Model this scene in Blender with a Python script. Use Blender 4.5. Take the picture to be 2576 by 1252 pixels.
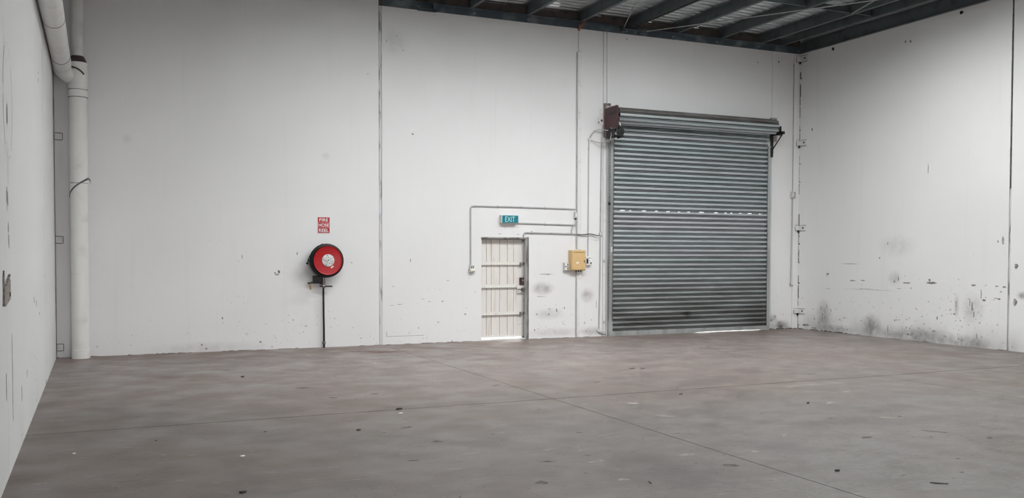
import bpy, math, random
from mathutils import Vector, Matrix

# ------------------------------------------------------------------ scene set-up
sc = bpy.context.scene
for o in list(bpy.data.objects):
    bpy.data.objects.remove(o, do_unlink=True)
COL = sc.collection

# camera (metres; back wall is the plane y = 0, floor z = 0)
D, XL, XR = 16.796, -0.631, 14.866
YAW, PITCH, ROLL = math.radians(24.249), math.radians(-1.662), math.radians(0.102)
F = Vector((math.sin(YAW) * math.cos(PITCH), math.cos(YAW) * math.cos(PITCH), math.sin(PITCH)))
r0 = Vector((math.cos(YAW), -math.sin(YAW), 0))
u0 = r0.cross(F)
Rv = r0 * math.cos(ROLL) + u0 * math.sin(ROLL)
Uv = -r0 * math.sin(ROLL) + u0 * math.cos(ROLL)
cam = bpy.data.cameras.new('camera')
cam.sensor_fit = 'HORIZONTAL'
cam.sensor_width = 36.0
cam.lens = 36.0 * 2314.6 / 2576
cam.shift_y = 82.2 / 2576
cam.clip_end = 300
camo = bpy.data.objects.new('camera', cam)
COL.objects.link(camo)
camo.matrix_world = Matrix(((Rv.x, Uv.x, -F.x, 0.0), (Rv.y, Uv.y, -F.y, -D), (Rv.z, Uv.z, -F.z, 1.70), (0, 0, 0, 1)))
sc.camera = camo

# overcast sky
world = bpy.data.worlds.new('overcast_sky')
sc.world = world
world.use_nodes = True
wn = world.node_tree.nodes
wn['Background'].inputs['Color'].default_value = (1.0, 0.975, 0.982, 1)
wn['Background'].inputs['Strength'].default_value = 14.0

# roof lights (x0, x1, y0, y1): the daylight openings of the building
SKY = [(2.7, 12.7, -6.9, -4.3), (2.7, 12.7, -18.6, -17.0)]
FRONT_Y = -24.0
FRONT_OPEN = (1.2, 5.4, 0.0, 3.2)
ROOF_Z = 6.68


def portal(name, loc, rot, sx, sy):
    l = bpy.data.lights.new(name, 'AREA')
    l.shape = 'RECTANGLE'
    l.size, l.size_y = sx, sy
    l.cycles.is_portal = True
    o = bpy.data.objects.new(name, l)
    COL.objects.link(o)
    o.location = loc
    o.rotation_euler = rot


for (x0, x1, y0, y1) in SKY:
    portal('roof_light_portal', ((x0 + x1) / 2, (y0 + y1) / 2, ROOF_Z + 0.08), (0, 0, 0), x1 - x0, y1 - y0)
portal('front_portal', ((FRONT_OPEN[0] + FRONT_OPEN[1]) / 2, FRONT_Y - 0.1, FRONT_OPEN[3] / 2), (math.radians(90), 0, 0),
       FRONT_OPEN[1] - FRONT_OPEN[0], FRONT_OPEN[3])

vs = sc.view_settings
vs.view_transform = 'Standard'
vs.look = 'None'
vs.gamma = 1.0
vs.use_curve_mapping = False
vs.exposure = 0.12
sc.cycles.use_denoising = True
sc.cycles.max_bounces = 6
sc.cycles.diffuse_bounces = 5
sc.cycles.glossy_bounces = 2
sc.cycles.caustics_reflective = False
sc.cycles.caustics_refractive = False
sc.cycles.use_adaptive_sampling = True
sc.cycles.adaptive_threshold = 0.15
sc.cycles.adaptive_min_samples = 16
sc.cycles.sample_clamp_indirect = 10

random.seed(7)


# ------------------------------------------------------------------ mesh builder
class MB:
    def __init__(self):
        self.v, self.f = [], []

    def add(self, vs_, fs_):
        b = len(self.v)
        self.v += [tuple(p) for p in vs_]
        self.f += [tuple(i + b for i in f) for f in fs_]
        return self

    def box(self, x0, x1, y0, y1, z0, z1):
        return self.add([(x0, y0, z0), (x1, y0, z0), (x1, y1, z0), (x0, y1, z0), (x0, y0, z1), (x1, y0, z1), (x1, y1, z1), (x0, y1, z1)],
                        [(0, 3, 2, 1), (4, 5, 6, 7), (0, 1, 5, 4), (1, 2, 6, 5), (2, 3, 7, 6), (3, 0, 4, 7)])

    def bbox(self, x0, x1, y0, y1, z0, z1, b=0.01):
        """box with chamfered edges on its room side (y0) and sides"""
        p = []
        for (y, i) in ((y1, 0), (y0 + b, 0), (y0, b)):
            p += [(x0 + i, y, z0 + i), (x1 - i, y, z0 + i), (x1 - i, y, z1 - i), (x0 + i, y, z1 - i)]
        f = [(0, 3, 2, 1)]
        f[0] = (0, 1, 2, 3)
        for k in (0, 4):
            for j in range(4):
                a, c = k + j, k + (j + 1) % 4
                f.append((a, a + 4, c + 4, c))
        f.append((8, 11, 10, 9))
        return self.add(p, f)

    def cyl(self, a, b, r, n=16, r2=None, cap=True):
        a, b = Vector(a), Vector(b)
        d = (b - a).normalized()
        t = Vector((0, 0, 1)) if abs(d.z) < 0.9 else Vector((1, 0, 0))
        u = d.cross(t).normalized()
        w = d.cross(u)
        r2 = r if r2 is None else r2
        p = []
        for (c, rr) in ((a, r), (b, r2)):
            for i in range(n):
                an = 2 * math.pi * i / n
                p.append(c + u * (rr * math.cos(an)) + w * (rr * math.sin(an)))
        f = [(i, (i + 1) % n, n + (i + 1) % n, n + i) for i in range(n)]
        if cap:
            f += [tuple(range(n - 1, -1, -1)), tuple(range(n, 2 * n))]
        return self.add(p, f)

    def tube(self, path, r, n=10):
        pts = [Vector(p) for p in path]
        rings = []
        prev = None
        for i, p in enumerate(pts):
            if i == 0:
                d = pts[1] - p
            elif i == len(pts) - 1:
                d = p - pts[i - 1]
            else:
                d = (pts[i + 1] - p).normalized() + (p - pts[i - 1]).normalized()
            d.normalize()
            if prev is None:
                t = Vector((0, 1, 0)) if abs(d.y) < 0.9 else Vector((1, 0, 0))
                u = d.cross(t).normalized()
            else:
                u = (prev - d * prev.dot(d)).normalized()
            prev = u
            w = d.cross(u)
            rings.append([p + u * (r * math.cos(2 * math.pi * k / n)) + w * (r * math.sin(2 * math.pi * k / n)) for k in range(n)])
        vs_ = [q for ring in rings for q in ring]
        fs_ = []
        for i in range(len(rings) - 1):
            for k in range(n):
                fs_.append((i * n + k, i * n + (k + 1) % n, (i + 1) * n + (k + 1) % n, (i + 1) * n + k))
        fs_ += [tuple(range(n - 1, -1, -1)), tuple((len(rings) - 1) * n + k for k in range(n))]
        return self.add(vs_, fs_)

    def lathe(self, prof, centre, axis, n=40):
        """prof: list of (radius, distance along axis)"""
        c, ax = Vector(centre), Vector(axis).normalized()
        t = Vector((0, 0, 1)) if abs(ax.z) < 0.9 else Vector((1, 0, 0))
        u = ax.cross(t).normalized()
        w = ax.cross(u)
        vs_, fs_ = [], []
        for (r, h) in prof:
            for i in range(n):
                an = 2 * math.pi * i / n
                vs_.append(c + ax * h + u * (r * math.cos(an)) + w * (r * math.sin(an)))
        m = len(prof)
        for j in range(m - 1):
            for i in range(n):
                fs_.append((j * n + i, j * n + (i + 1) % n, (j + 1) * n + (i + 1) % n, (j + 1) * n + i))
        if prof[0][0] > 1e-4:
            fs_.append(tuple(range(n - 1, -1, -1)))
        if prof[-1][0] > 1e-4:
            fs_.append(tuple((m - 1) * n + i for i in range(n)))
        return self.add(vs_, fs_)

    def prism(self, poly, axis, a, b):
        """extrude a 2-D polygon along axis 'x','y' or 'z' from a to b"""
        n = len(poly)
        mk = {'x': lambda p, t: (t, p[0], p[1]), 'y': lambda p, t: (p[0], t, p[1]), 'z': lambda p, t: (p[0], p[1], t)}[axis]
        vs_ = [mk(p, a) for p in poly] + [mk(p, b) for p in poly]
        fs_ = [(i, (i + 1) % n, n + (i + 1) % n, n + i) for i in range(n)]
        fs_ += [tuple(range(n - 1, -1, -1)), tuple(range(n, 2 * n))]
        return self.add(vs_, fs_)

    def mesh(self, name, smooth=False):
        me = bpy.data.meshes.new(name)
        me.from_pydata(self.v, [], self.f)
        import bmesh
        bm = bmesh.new()
        bm.from_mesh(me)
        bmesh.ops.recalc_face_normals(bm, faces=bm.faces[:])
        if smooth:
            for f in bm.faces:
                f.smooth = True
            for e in bm.edges:
                if len(e.link_faces) == 2 and e.calc_face_angle(0) > 0.6:
                    e.smooth = False
        bm.to_mesh(me)
        bm.free()
        return me

    def build(self, name, mat, parent=None, smooth=False, label=None):
        me = self.mesh(name, smooth)
        me.materials.append(mat)
        o = bpy.data.objects.new(name, me)
        COL.objects.link(o)
        if parent is not None:
            o.parent = parent
        if label:
            o['label'] = label
        return o


def copy_of(o, parent, loc=None, rot=None):
    c = o.copy()
    COL.objects.link(c)
    c.parent = parent
    if loc is not None:
        c.location = loc
    if rot is not None:
        c.rotation_euler = rot
    return c


def empty(name, loc=(0, 0, 0)):
    o = bpy.data.objects.new(name, None)
    o.empty_display_size = 0.1
    COL.objects.link(o)
    o.location = loc
    return o


def tag(o, label, cat, group=None, kind=None):
    o['label'] = label
    o['category'] = cat
    if group:
        o['group'] = group
    if kind:
        o['kind'] = kind
    return o


def text_mesh(s, width, height, bold, name, mat, parent, cx, y, cz, depth=0.0012):
    """flat lettering on a plane facing -y, fitted into width x height around (cx, cz)"""
    cu = bpy.data.curves.new(name, 'FONT')
    cu.body = s
    cu.offset = bold
    cu.space_character = 1.0 + bold * 2
    tmp = bpy.data.objects.new(name, cu)
    COL.objects.link(tmp)
    dg = bpy.context.evaluated_depsgraph_get()
    me = bpy.data.meshes.new_from_object(tmp.evaluated_get(dg))
    bpy.data.objects.remove(tmp, do_unlink=True)
    xs = [v.co.x for v in me.vertices]
    ys = [v.co.y for v in me.vertices]
    sx, sy = width / (max(xs) - min(xs)), height / (max(ys) - min(ys))
    mx, my = (max(xs) + min(xs)) / 2, (max(ys) + min(ys)) / 2
    for v in me.vertices:
        v.co = Vector((cx + (v.co.x - mx) * sx, y - depth, cz + (v.co.y - my) * sy))
    me.materials.clear()
    me.materials.append(mat)
    o = bpy.data.objects.new(name, me)
    COL.objects.link(o)
    o.parent = parent
    return o


# ------------------------------------------------------------------ materials
class NT:
    def __init__(self, name):
        self.m = bpy.data.materials.new(name)
        self.m.use_nodes = True
        self.t = self.m.node_tree
        self.b = self.t.nodes['Principled BSDF']
        self.pos = None

    def n(self, typ, **kw):
        nd = self.t.nodes.new(typ)
        for k, v in kw.items():
            if k in nd.inputs:
                nd.inputs[k].default_value = v
            else:
                setattr(nd, k, v)
        return nd

    def link(self, a, b):
        self.t.links.new(a, b)

    def P(self):
        if self.pos is None:
            self.pos = self.n('ShaderNodeNewGeometry').outputs['Position']
        return self.pos

    def math(self, op, a, b=None, clamp=False):
        nd = self.t.nodes.new('ShaderNodeMath')
        nd.operation = op
        nd.use_clamp = clamp
        for i, x in enumerate((a, b)):
            if x is None:
                continue
            if isinstance(x, (int, float)):
                nd.inputs[i].default_value = x
            else:
                self.link(x, nd.inputs[i])
        return nd.outputs[0]

    def noise(self, scale, detail=4.0, stretch=None, rough=0.55, offset=(0, 0, 0)):
        nd = self.n('ShaderNodeTexNoise', Scale=scale, Detail=detail, Roughness=rough)
        mp = self.n('ShaderNodeMapping')
        mp.inputs['Scale'].default_value = stretch or (1, 1, 1)
        mp.inputs['Location'].default_value = offset
        self.link(self.P(), mp.inputs['Vector'])
        self.link(mp.outputs[0], nd.inputs['Vector'])
        return nd.outputs['Fac']

    def ramp(self, fac, a, b, c0=0.0, c1=1.0):
        nd = self.n('ShaderNodeMapRange')
        nd.interpolation_type = 'SMOOTHSTEP'
        nd.inputs['From Min'].default_value = a
        nd.inputs['From Max'].default_value = b
        nd.inputs['To Min'].default_value = c0
        nd.inputs['To Max'].default_value = c1
        self.link(fac, nd.inputs['Value'])
        return nd.outputs[0]

    def mix(self, fac, a, b):
        nd = self.t.nodes.new('ShaderNodeMix')
        nd.data_type = 'RGBA'
        for sock, x in ((nd.inputs[0], fac), (nd.inputs[6], a), (nd.inputs[7], b)):
            if isinstance(x, (int, float)):
                sock.default_value = x
            elif isinstance(x, tuple):
                sock.default_value = (*x, 1) if len(x) == 3 else x
            else:
                self.link(x, sock)
        return nd.outputs[2]

    def spot(self, centre, radii, inner=0.15):
        """soft ellipsoid mask around a world position"""
        a = self.n('ShaderNodeVectorMath', operation='SUBTRACT')
        self.link(self.P(), a.inputs[0])
        a.inputs[1].default_value = centre
        b = self.n('ShaderNodeVectorMath', operation='DIVIDE')
        self.link(a.outputs[0], b.inputs[0])
        b.inputs[1].default_value = radii
        c = self.n('ShaderNodeVectorMath', operation='LENGTH')
        self.link(b.outputs[0], c.inputs[0])
        return self.ramp(c.outputs['Value'], 1.0, inner)

    def bump(self, fac, strength=0.2, dist=0.01):
        nd = self.n('ShaderNodeBump', Strength=strength, Distance=dist)
        self.link(fac, nd.inputs['Height'])
        self.link(nd.outputs[0], self.b.inputs['Normal'])

    def set(self, rough=0.5, metal=0.0, color=None, spec=None):
        self.b.inputs['Roughness'].default_value = rough
        self.b.inputs['Metallic'].default_value = metal
        if spec is not None:
            self.b.inputs['Specular IOR Level'].default_value = spec
        if color is not None:
            if isinstance(color, tuple):
                self.b.inputs['Base Color'].default_value = (*color, 1)
            else:
                self.link(color, self.b.inputs['Base Color'])
        return self.m


def worn(name, c, c2, rough=0.5, metal=0.0, scale=9.0, lo=0.45, hi=0.7, bump=0.05, stretch=None):
    t = NT(name)
    f = t.ramp(t.noise(scale, 2.5, stretch), lo, hi)
    col = t.mix(f, c, c2)
    if bump > 0.06:
        t.bump(t.noise(scale * 6, 2), bump, 0.004)
    return t.set(rough, metal, col)


def wall_material(name, smudges_shade, base=(0.80, 0.795, 0.80), plane='x', base_band=0.0):
    t = NT(name)
    big = t.ramp(t.noise(0.35, 1.5), 0.35, 0.7)
    col = t.mix(big, base, tuple(v * 0.95 for v in base))
    # roller texture and faint vertical runs
    st = (6, 6, 0.35)
    runs = t.ramp(t.noise(1.0, 2, st), 0.55, 0.85, 0.0, 0.10)
    col = t.mix(runs, col, (0.50, 0.49, 0.47))
    # small specks of missing paint, denser towards the floor
    sep = t.n('ShaderNodeSeparateXYZ')
    t.link(t.P(), sep.inputs[0])
    low = t.ramp(sep.outputs[2], 1.6, 0.0)
    specks = t.ramp(t.noise(16, 1, None, 0.5), 0.68, 0.72)
    patches = t.ramp(t.noise(1.3, 1, None, 0.6, (3, 3, 3)), 0.48, 0.62)
    m = t.math('MULTIPLY', t.math('MULTIPLY', specks, patches), t.math('MULTIPLY', low, 0.75))
    col = t.mix(m, col, (0.20, 0.18, 0.17))
    if base_band:
        band = t.math('MULTIPLY', t.ramp(sep.outputs[2], 0.55, 0.0), t.ramp(t.noise(1.1, 3, (1, 1, 0.6)), 0.35, 0.75))  # darker towards the floor, broken up by noise
        col = t.mix(t.math('MULTIPLY', band, base_band), col, (0.17, 0.16, 0.14))
    if smudges_shade:
        gr = t.ramp(t.noise(7, 3, None, 0.65), 0.25, 0.7, 0.35, 1.0)
        for (c, r, s, k) in smudges_shade:
            mk = t.math('MULTIPLY', t.math('MULTIPLY', t.spot(c, r), gr), s)
            col = t.mix(mk, col, k)
    return t.set(0.62, 0.0, col, 0.3)


GRIME = (0.13, 0.12, 0.115)
SOOT = (0.26, 0.22, 0.215)
back_smudge_shade = [((8.25, 0, 1.02), (0.32, 0.5, 0.17), 0.75, SOOT), ((9.28, 0, 0.86), (0.22, 0.5, 0.2), 0.6, SOOT),
           ((3.5, 0, 1.36), (0.4, 0.5, 0.3), 0.30, (0.33, 0.33, 0.34)), ((8.4, 0, 0.50), (0.45, 0.5, 0.16), 0.28, GRIME),  # first entry paints the hose reel's shade on the wall, lower left
           ((8.6, 0, 0.12), (0.9, 0.5, 0.12), 0.35, (0.35, 0.28, 0.25)), ((9.4, 0, 0.1), (0.35, 0.5, 0.15), 0.45, GRIME),
           ((14.35, 0, 0.06), (0.4, 0.5, 0.20), 1.0, GRIME), ((14.15, 0, 0.25), (0.16, 0.5, 0.14), 0.6, GRIME),
           ((5.12, 0, 5.7), (0.35, 0.5, 0.35), 0.22, (0.3, 0.3, 0.3)), ((1.7, 0, 0.05), (1.4, 0.5, 0.16), 0.3, (0.3, 0.28, 0.27)),
           ((0.48, 0, 3.63), (0.12, 0.5, 0.14), 0.22, (0.4, 0.4, 0.4)), ((3.83, 0, 3.5), (0.12, 0.5, 0.1), 0.25, (0.4, 0.4, 0.4)),
           ((8.35, 0, 1.31), (0.2, 0.5, 0.015), 0.7, GRIME), ((8.22, 0, 0.855), (0.16, 0.5, 0.014), 0.6, GRIME)]
right_sm = [((XR, -2.25, 0.22), (0.5, 0.34, 0.32), 0.75, GRIME), ((XR, -0.85, 0.35), (0.5, 0.3, 0.45), 0.6, GRIME),
            ((XR, -4.7, 0.7), (0.5, 0.32, 0.38), 0.4, (0.25, 0.23, 0.22)), ((XR, -3.4, 0.08), (0.5, 1.7, 0.25), 0.7, GRIME),
            ((XR, -4.7, 0.05), (0.5, 0.7, 0.2), 0.6, GRIME), ((XR, -2.85, 1.24), (0.5, 0.22, 0.2), 0.45, (0.3, 0.28, 0.27)),
            ((XR, -5.75, 1.0), (0.5, 0.2, 0.10), 0.8, GRIME), ((XR, -1.2, 0.08), (0.5, 0.8, 0.12), 0.6, GRIME),
            ((XR, -4.35, 0.75), (0.5, 0.08, 0.3), 0.35, GRIME), ((XR, -1.6, 1.52), (0.5, 0.4, 0.012), 0.7, GRIME),
            ((XR, -2.2, 0.98), (0.5, 0.9, 0.012), 0.6, GRIME), ((XR, -2.9, 1.9), (0.5, 0.6, 0.3), 0.18, GRIME)]
left_sm = [((XL, -8.63, 2.79), (0.5, 0.10, 0.14), 0.75, GRIME), ((XL, -8.7, 2.12), (0.5, 0.12, 0.12), 0.7, GRIME),
           ((XL, -8.6, 2.4), (0.5, 0.18, 0.25), 0.25, GRIME), ((XL, -8.65, 1.85), (0.5, 0.10, 0.14), 0.45, GRIME)]
M = {}
M['wall_back'] = wall_material('painted_concrete_back', back_smudge_shade)
M['wall_right'] = wall_material('painted_concrete_right', right_sm, (0.79, 0.79, 0.785), 'y', 0.55)
M['wall_left'] = wall_material('painted_concrete_left', left_sm, (0.79, 0.795, 0.79), 'y', 0.15)
M['wall_front'] = wall_material('painted_concrete_front', [])
M['sealant'] = worn('joint_sealant', (0.60, 0.60, 0.60), (0.22, 0.215, 0.21), 0.8, 0, 14, 0.50, 0.68, 0.2, (1, 1, 0.16))
M['gap'] = worn('open_joint', (0.06, 0.055, 0.05), (0.14, 0.13, 0.12), 0.9, 0, 8)
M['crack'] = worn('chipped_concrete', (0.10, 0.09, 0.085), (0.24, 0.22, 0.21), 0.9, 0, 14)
M['chip'] = worn('knocked_paint', (0.16, 0.15, 0.145), (0.38, 0.365, 0.355), 0.9, 0, 26, 0.4, 0.6)
M['stain'] = worn('rust_stain', (0.155, 0.085, 0.06), (0.20, 0.13, 0.105), 0.8, 0, 9, 0.4, 0.65)
M['scuff_dark'] = worn('dark_scuff', (0.065, 0.054, 0.05), (0.15, 0.13, 0.12), 0.8, 0, 18, 0.4, 0.6)
M['scuff_pale'] = worn('pale_scuff', (0.34, 0.30, 0.275), (0.24, 0.21, 0.195), 0.8, 0, 14, 0.4, 0.6)
M['pvc'] = worn('white_pvc', (0.80, 0.80, 0.78), (0.66, 0.66, 0.64), 0.42, 0, 3, 0.5, 0.8, 0.02)
M['pvc_inside'] = worn('pipe_inside', (0.12, 0.09, 0.085), (0.06, 0.05, 0.05), 0.8)
M['reducer'] = worn('maroon_rubber', (0.085, 0.055, 0.055), (0.05, 0.035, 0.035), 0.7, 0, 8)
M['conduit'] = worn('grey_conduit', (0.43, 0.43, 0.43), (0.33, 0.33, 0.33), 0.5, 0, 6, 0.45, 0.75)
M['cable'] = worn('dark_cable', (0.10, 0.10, 0.10), (0.22, 0.22, 0.22), 0.5)
M['painted_metal'] = worn('painted_bracket', (0.74, 0.735, 0.735), (0.62, 0.60, 0.59), 0.55, 0, 9, 0.5, 0.8)
M['ledger'] = worn('ledger_steel', (0.075, 0.10, 0.12), (0.22, 0.255, 0.265), 0.45, 0.25, 2.2, 0.45, 0.75)
M['purlin'] = worn('galvanised_purlin', (0.115, 0.138, 0.145), (0.085, 0.10, 0.108), 0.5, 0.3, 4)
M['rod'] = worn('brace_rod_steel', (0.45, 0.46, 0.46), (0.30, 0.31, 0.31), 0.35, 0.7, 5)
M['infill'] = worn('fibre_infill', (0.095, 0.08, 0.073), (0.06, 0.052, 0.05), 0.9, 0, 5)
M['galv'] = worn('bright_galvanised', (0.50, 0.53, 0.53), (0.36, 0.38, 0.38), 0.38, 0.6, 6, 0.4, 0.7, 0.05, (1, 1, 0.2))
M['black'] = worn('black_metal', (0.010, 0.010, 0.011), (0.025, 0.023, 0.022), 0.55, 0.0, 12)
M['rubber'] = worn('black_rubber', (0.006, 0.007, 0.0075), (0.014, 0.014, 0.015), 0.45, 0, 10)
M['rubber'].node_tree.nodes['Principled BSDF'].inputs['Specular IOR Level'].default_value = 0.3
M['maroon'] = worn('red_oxide_paint', (0.075, 0.022, 0.026), (0.045, 0.018, 0.02), 0.5, 0, 7)
M['maroon_pale'] = worn('dusty_red_oxide', (0.22, 0.165, 0.175), (0.10, 0.055, 0.06), 0.6, 0, 9)
M['dusty_grey'] = worn('dusty_grey_steel', (0.36, 0.325, 0.325), (0.27, 0.245, 0.25), 0.6, 0, 9)
M['red'] = worn('red_enamel', (0.40, 0.0035, 0.009), (0.35, 0.003, 0.008), 0.40, 0, 4, 0.5, 0.8, 0.01)
M['sign_red'] = worn('sign_red', (0.42, 0.008, 0.016), (0.37, 0.008, 0.015), 0.5, 0, 6, 0.5, 0.8, 0.01)
M['white'] = worn('white_print', (0.82, 0.82, 0.82), (0.74, 0.74, 0.74), 0.45, 0, 6)
M['hub'] = worn('hub_plate', (0.72, 0.72, 0.71), (0.55, 0.56, 0.56), 0.4, 0, 22, 0.45, 0.6)
M['hub_mark'] = worn('hub_print', (0.36, 0.38, 0.38), (0.50, 0.51, 0.51), 0.5, 0, 30)
M['tan'] = worn('wood_handle', (0.36, 0.23, 0.12), (0.25, 0.15, 0.08), 0.6, 0, 20)
M['teal'] = worn('exit_teal', (0.008, 0.19, 0.245), (0.01, 0.16, 0.21), 0.35, 0, 5, 0.5, 0.8, 0.0)
M['exit_text'] = worn('exit_letters', (0.60, 0.90, 0.92), (0.56, 0.86, 0.88), 0.4)
M['exit_case'] = worn('exit_case', (0.66, 0.60, 0.56), (0.52, 0.46, 0.43), 0.5, 0, 12)
M['exit_edge'] = worn('exit_diffuser', (0.45, 0.74, 0.74), (0.40, 0.66, 0.67), 0.35)
M['yellow'] = worn('cream_switchboard', (0.66, 0.455, 0.225), (0.58, 0.39, 0.185), 0.42, 0, 5, 0.5, 0.8, 0.02)
M['grey_plastic'] = worn('grey_plastic', (0.58, 0.57, 0.55), (0.42, 0.40, 0.39), 0.5, 0, 25)
M['dark_plastic'] = worn('dark_plastic', (0.014, 0.014, 0.016), (0.03, 0.03, 0.03), 0.5)
M['label'] = worn('paper_label', (0.80, 0.76, 0.66), (0.70, 0.66, 0.56), 0.6)
M['plank'] = worn('painted_plank', (0.74, 0.71, 0.675), (0.62, 0.565, 0.51), 0.6, 0, 2.6, 0.5, 0.8, 0.08, (5, 1, 0.5))
M['rail'] = worn('painted_steel_rail', (0.72, 0.70, 0.675), (0.48, 0.42, 0.37), 0.5, 0, 14, 0.58, 0.75)
M['frame'] = worn('door_frame_steel', (0.36, 0.35, 0.345), (0.13, 0.12, 0.115), 0.5, 0.1, 9, 0.4, 0.7, 0.1, (1, 1, 0.3))
M['brown'] = worn('brown_lock', (0.055, 0.03, 0.025), (0.09, 0.05, 0.04), 0.5, 0.2, 18)
M['knob'] = worn('dull_knob', (0.22, 0.19, 0.18), (0.10, 0.085, 0.08), 0.3, 0.8, 18)
M['sill'] = worn('aluminium_sill', (0.85, 0.85, 0.85), (0.72, 0.72, 0.72), 0.4, 0.2)
M['rust'] = worn('rusty_tape', (0.30, 0.12, 0.09), (0.16, 0.07, 0.06), 0.8)
M['flake'] = worn('white_flake', (0.80, 0.80, 0.78), (0.7, 0.7, 0.68), 0.7)
M['splinter'] = worn('dark_splinter', (0.03, 0.026, 0.024), (0.07, 0.06, 0.055), 0.7)
M['asphalt'] = worn('outside_concrete', (0.34, 0.33, 0.31), (0.27, 0.26, 0.25), 0.8, 0, 0.6)
M['brownblock'] = worn('rusty_block', (0.34, 0.29, 0.27), (0.15, 0.11, 0.10), 0.8, 0, 30)


def slat_material():
    t = NT('galvanised_slat')
    oi = t.n('ShaderNodeObjectInfo')
    rnd = oi.outputs['Random']
    col = t.mix(rnd, (0.44, 0.51, 0.52), (0.49, 0.50, 0.53))
    dust = t.ramp(t.noise(2.2, 5, (0.6, 1, 3)), 0.42, 0.72, 0, 0.45)
    col = t.mix(dust, col, (0.31, 0.335, 0.335))
    sep = t.n('ShaderNodeSeparateXYZ')
    t.link(t.P(), sep.inputs[0])
    low = t.math('MULTIPLY', t.ramp(sep.outputs[2], 2.3, 0.0), t.ramp(t.noise(1.2, 3, (0.5, 1, 3)), 0.3, 0.65, 0.45, 0.95))
    col = t.mix(low, col, (0.135, 0.13, 0.125))
    sm = t.math('MULTIPLY', t.spot((11.75, -0.05, 0.42), (0.16, 0.5, 0.09)), 0.85)
    col = t.mix(sm, col, (0.03, 0.03, 0.03))
    return t.set(0.42, 0.35, col)


M['slat'] = slat_material()
M['dusty_slat'] = worn('dust_covered_slat', (0.115, 0.105, 0.10), (0.20, 0.205, 0.20), 0.7, 0.1, 2.5, 0.4, 0.7, 0.0, (0.5, 1, 3))


def floor_material():
    t = NT('worn_concrete_floor')
    big = t.ramp(t.noise(0.28, 2, (1, 1, 1), 0.6), 0.36, 0.66)
    col = t.mix(big, (0.176, 0.139, 0.125), (0.178, 0.152, 0.142))
    sep = t.n('ShaderNodeSeparateXYZ')
    t.link(t.P(), sep.inputs[0])
    # slab paler towards the back wall, red-brown dust along it, greyer further in
    pale = t.math('MULTIPLY', t.ramp(sep.outputs[1], -7.5, -1.5), t.ramp(t.noise(0.6, 2, None, 0.6, (2, 2, 0)), 0.25, 0.6, 0.55, 1.0))
    col = t.mix(pale, col, (0.30, 0.255, 0.241))
    near = t.ramp(sep.outputs[1], -1.9, -0.1)
    dust = t.math('MULTIPLY', near, t.ramp(t.noise(0.8, 2), 0.25, 0.65, 0.25, 0.8))
    col = t.mix(dust, col, (0.235, 0.163, 0.134))
    grey = t.math('MULTIPLY', t.spot((7.5, -12.0, 0), (7.0, 6.0, 3)), t.ramp(t.noise(0.5, 2, None, 0.6, (5, 2, 0)), 0.3, 0.6))
    col = t.mix(t.math('MULTIPLY', grey, 0.8), col, (0.210, 0.199, 0.191))
    # mottling and traffic scuffs
    mott = t.ramp(t.noise(2.6, 5, (1, 1.5, 1), 0.72), 0.40, 0.66, 0, 0.5)
    col = t.mix(mott, col, (0.115, 0.100, 0.094))
    fine = t.ramp(t.noise(11, 3, (1, 1.6, 1), 0.75), 0.42, 0.70, 0, 0.5)
    col = t.mix(fine, col, (0.132, 0.115, 0.109))
    scuff = t.math('MULTIPLY', t.ramp(t.noise(3.4, 4, (1.0, 2.6, 1), 0.62, (4, 9, 0)), 0.615, 0.70), 0.6)
    col = t.mix(scuff, col, (0.277, 0.251, 0.231))
    dk = t.math('MULTIPLY', t.ramp(t.noise(4.2, 5, (1.0, 3.0, 1), 0.7, (14, 2, 0)), 0.60, 0.72), 0.6)
    col = t.mix(dk, col, (0.056, 0.045, 0.041))
    sp = t.math('MULTIPLY', t.ramp(t.noise(24, 2, None, 0.5, (7, 1, 0)), 0.685, 0.72), 0.8)
    col = t.mix(sp, col, (0.040, 0.033, 0.032))
    gr = t.ramp(t.noise(3.0, 3, None, 0.65, (1, 8, 0)), 0.3, 0.6, 0.2, 1.0)
    for (c, r, s, k) in [((4.5, -1.28, 0), (0.42, 0.30, 1), 0.9, (0.112, 0.056, 0.036)), ((4.15, -0.95, 0), (0.5, 0.2, 1), 0.5, (0.119, 0.066, 0.046)),
                         ((0.95, -3.6, 0), (0.8, 1.0, 1), 0.55, (0.132, 0.089, 0.066)), ((2.3, -1.4, 0), (1.2, 0.6, 1), 0.35, (0.158, 0.099, 0.086)),
                         ((4.1, -10.9, 0), (0.7, 0.8, 1), 0.6, (0.079, 0.069, 0.066)), ((6.9, -9.6, 0), (0.8, 0.35, 1), 0.6, (0.086, 0.066, 0.059)),
                         ((7.9, -9.2, 0), (0.7, 0.3, 1), 0.5, (0.086, 0.069, 0.063)), ((8.6, -7.4, 0), (0.7, 0.12, 1), 0.7, (0.277, 0.257, 0.238)),
                         ((0.2, -6.5, 0), (0.9, 1.8, 1), 0.4, (0.099, 0.083, 0.073)), ((3.05, -11.2, 0), (0.4, 0.12, 1), 0.6, (0.277, 0.264, 0.244)),
                         ((13.2, -5.2, 0), (1.6, 1.2, 1), 0.45, (0.132, 0.099, 0.079)), ((3.1, -7.0, 0), (0.5, 0.3, 1), 0.35, (0.086, 0.073, 0.066))]:
        col = t.mix(t.math('MULTIPLY', t.math('MULTIPLY', t.spot(c, r, 0.2), gr), s), col, k)
    rn = t.ramp(t.noise(1.6, 1), 0.3, 0.7, 0.38, 0.58)
    t.link(rn, t.b.inputs['Roughness'])
    t.link(col, t.b.inputs['Base Color'])
    t.b.inputs['Specular IOR Level'].default_value = 0.35
    return t.m


M['floor'] = floor_material()


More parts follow.
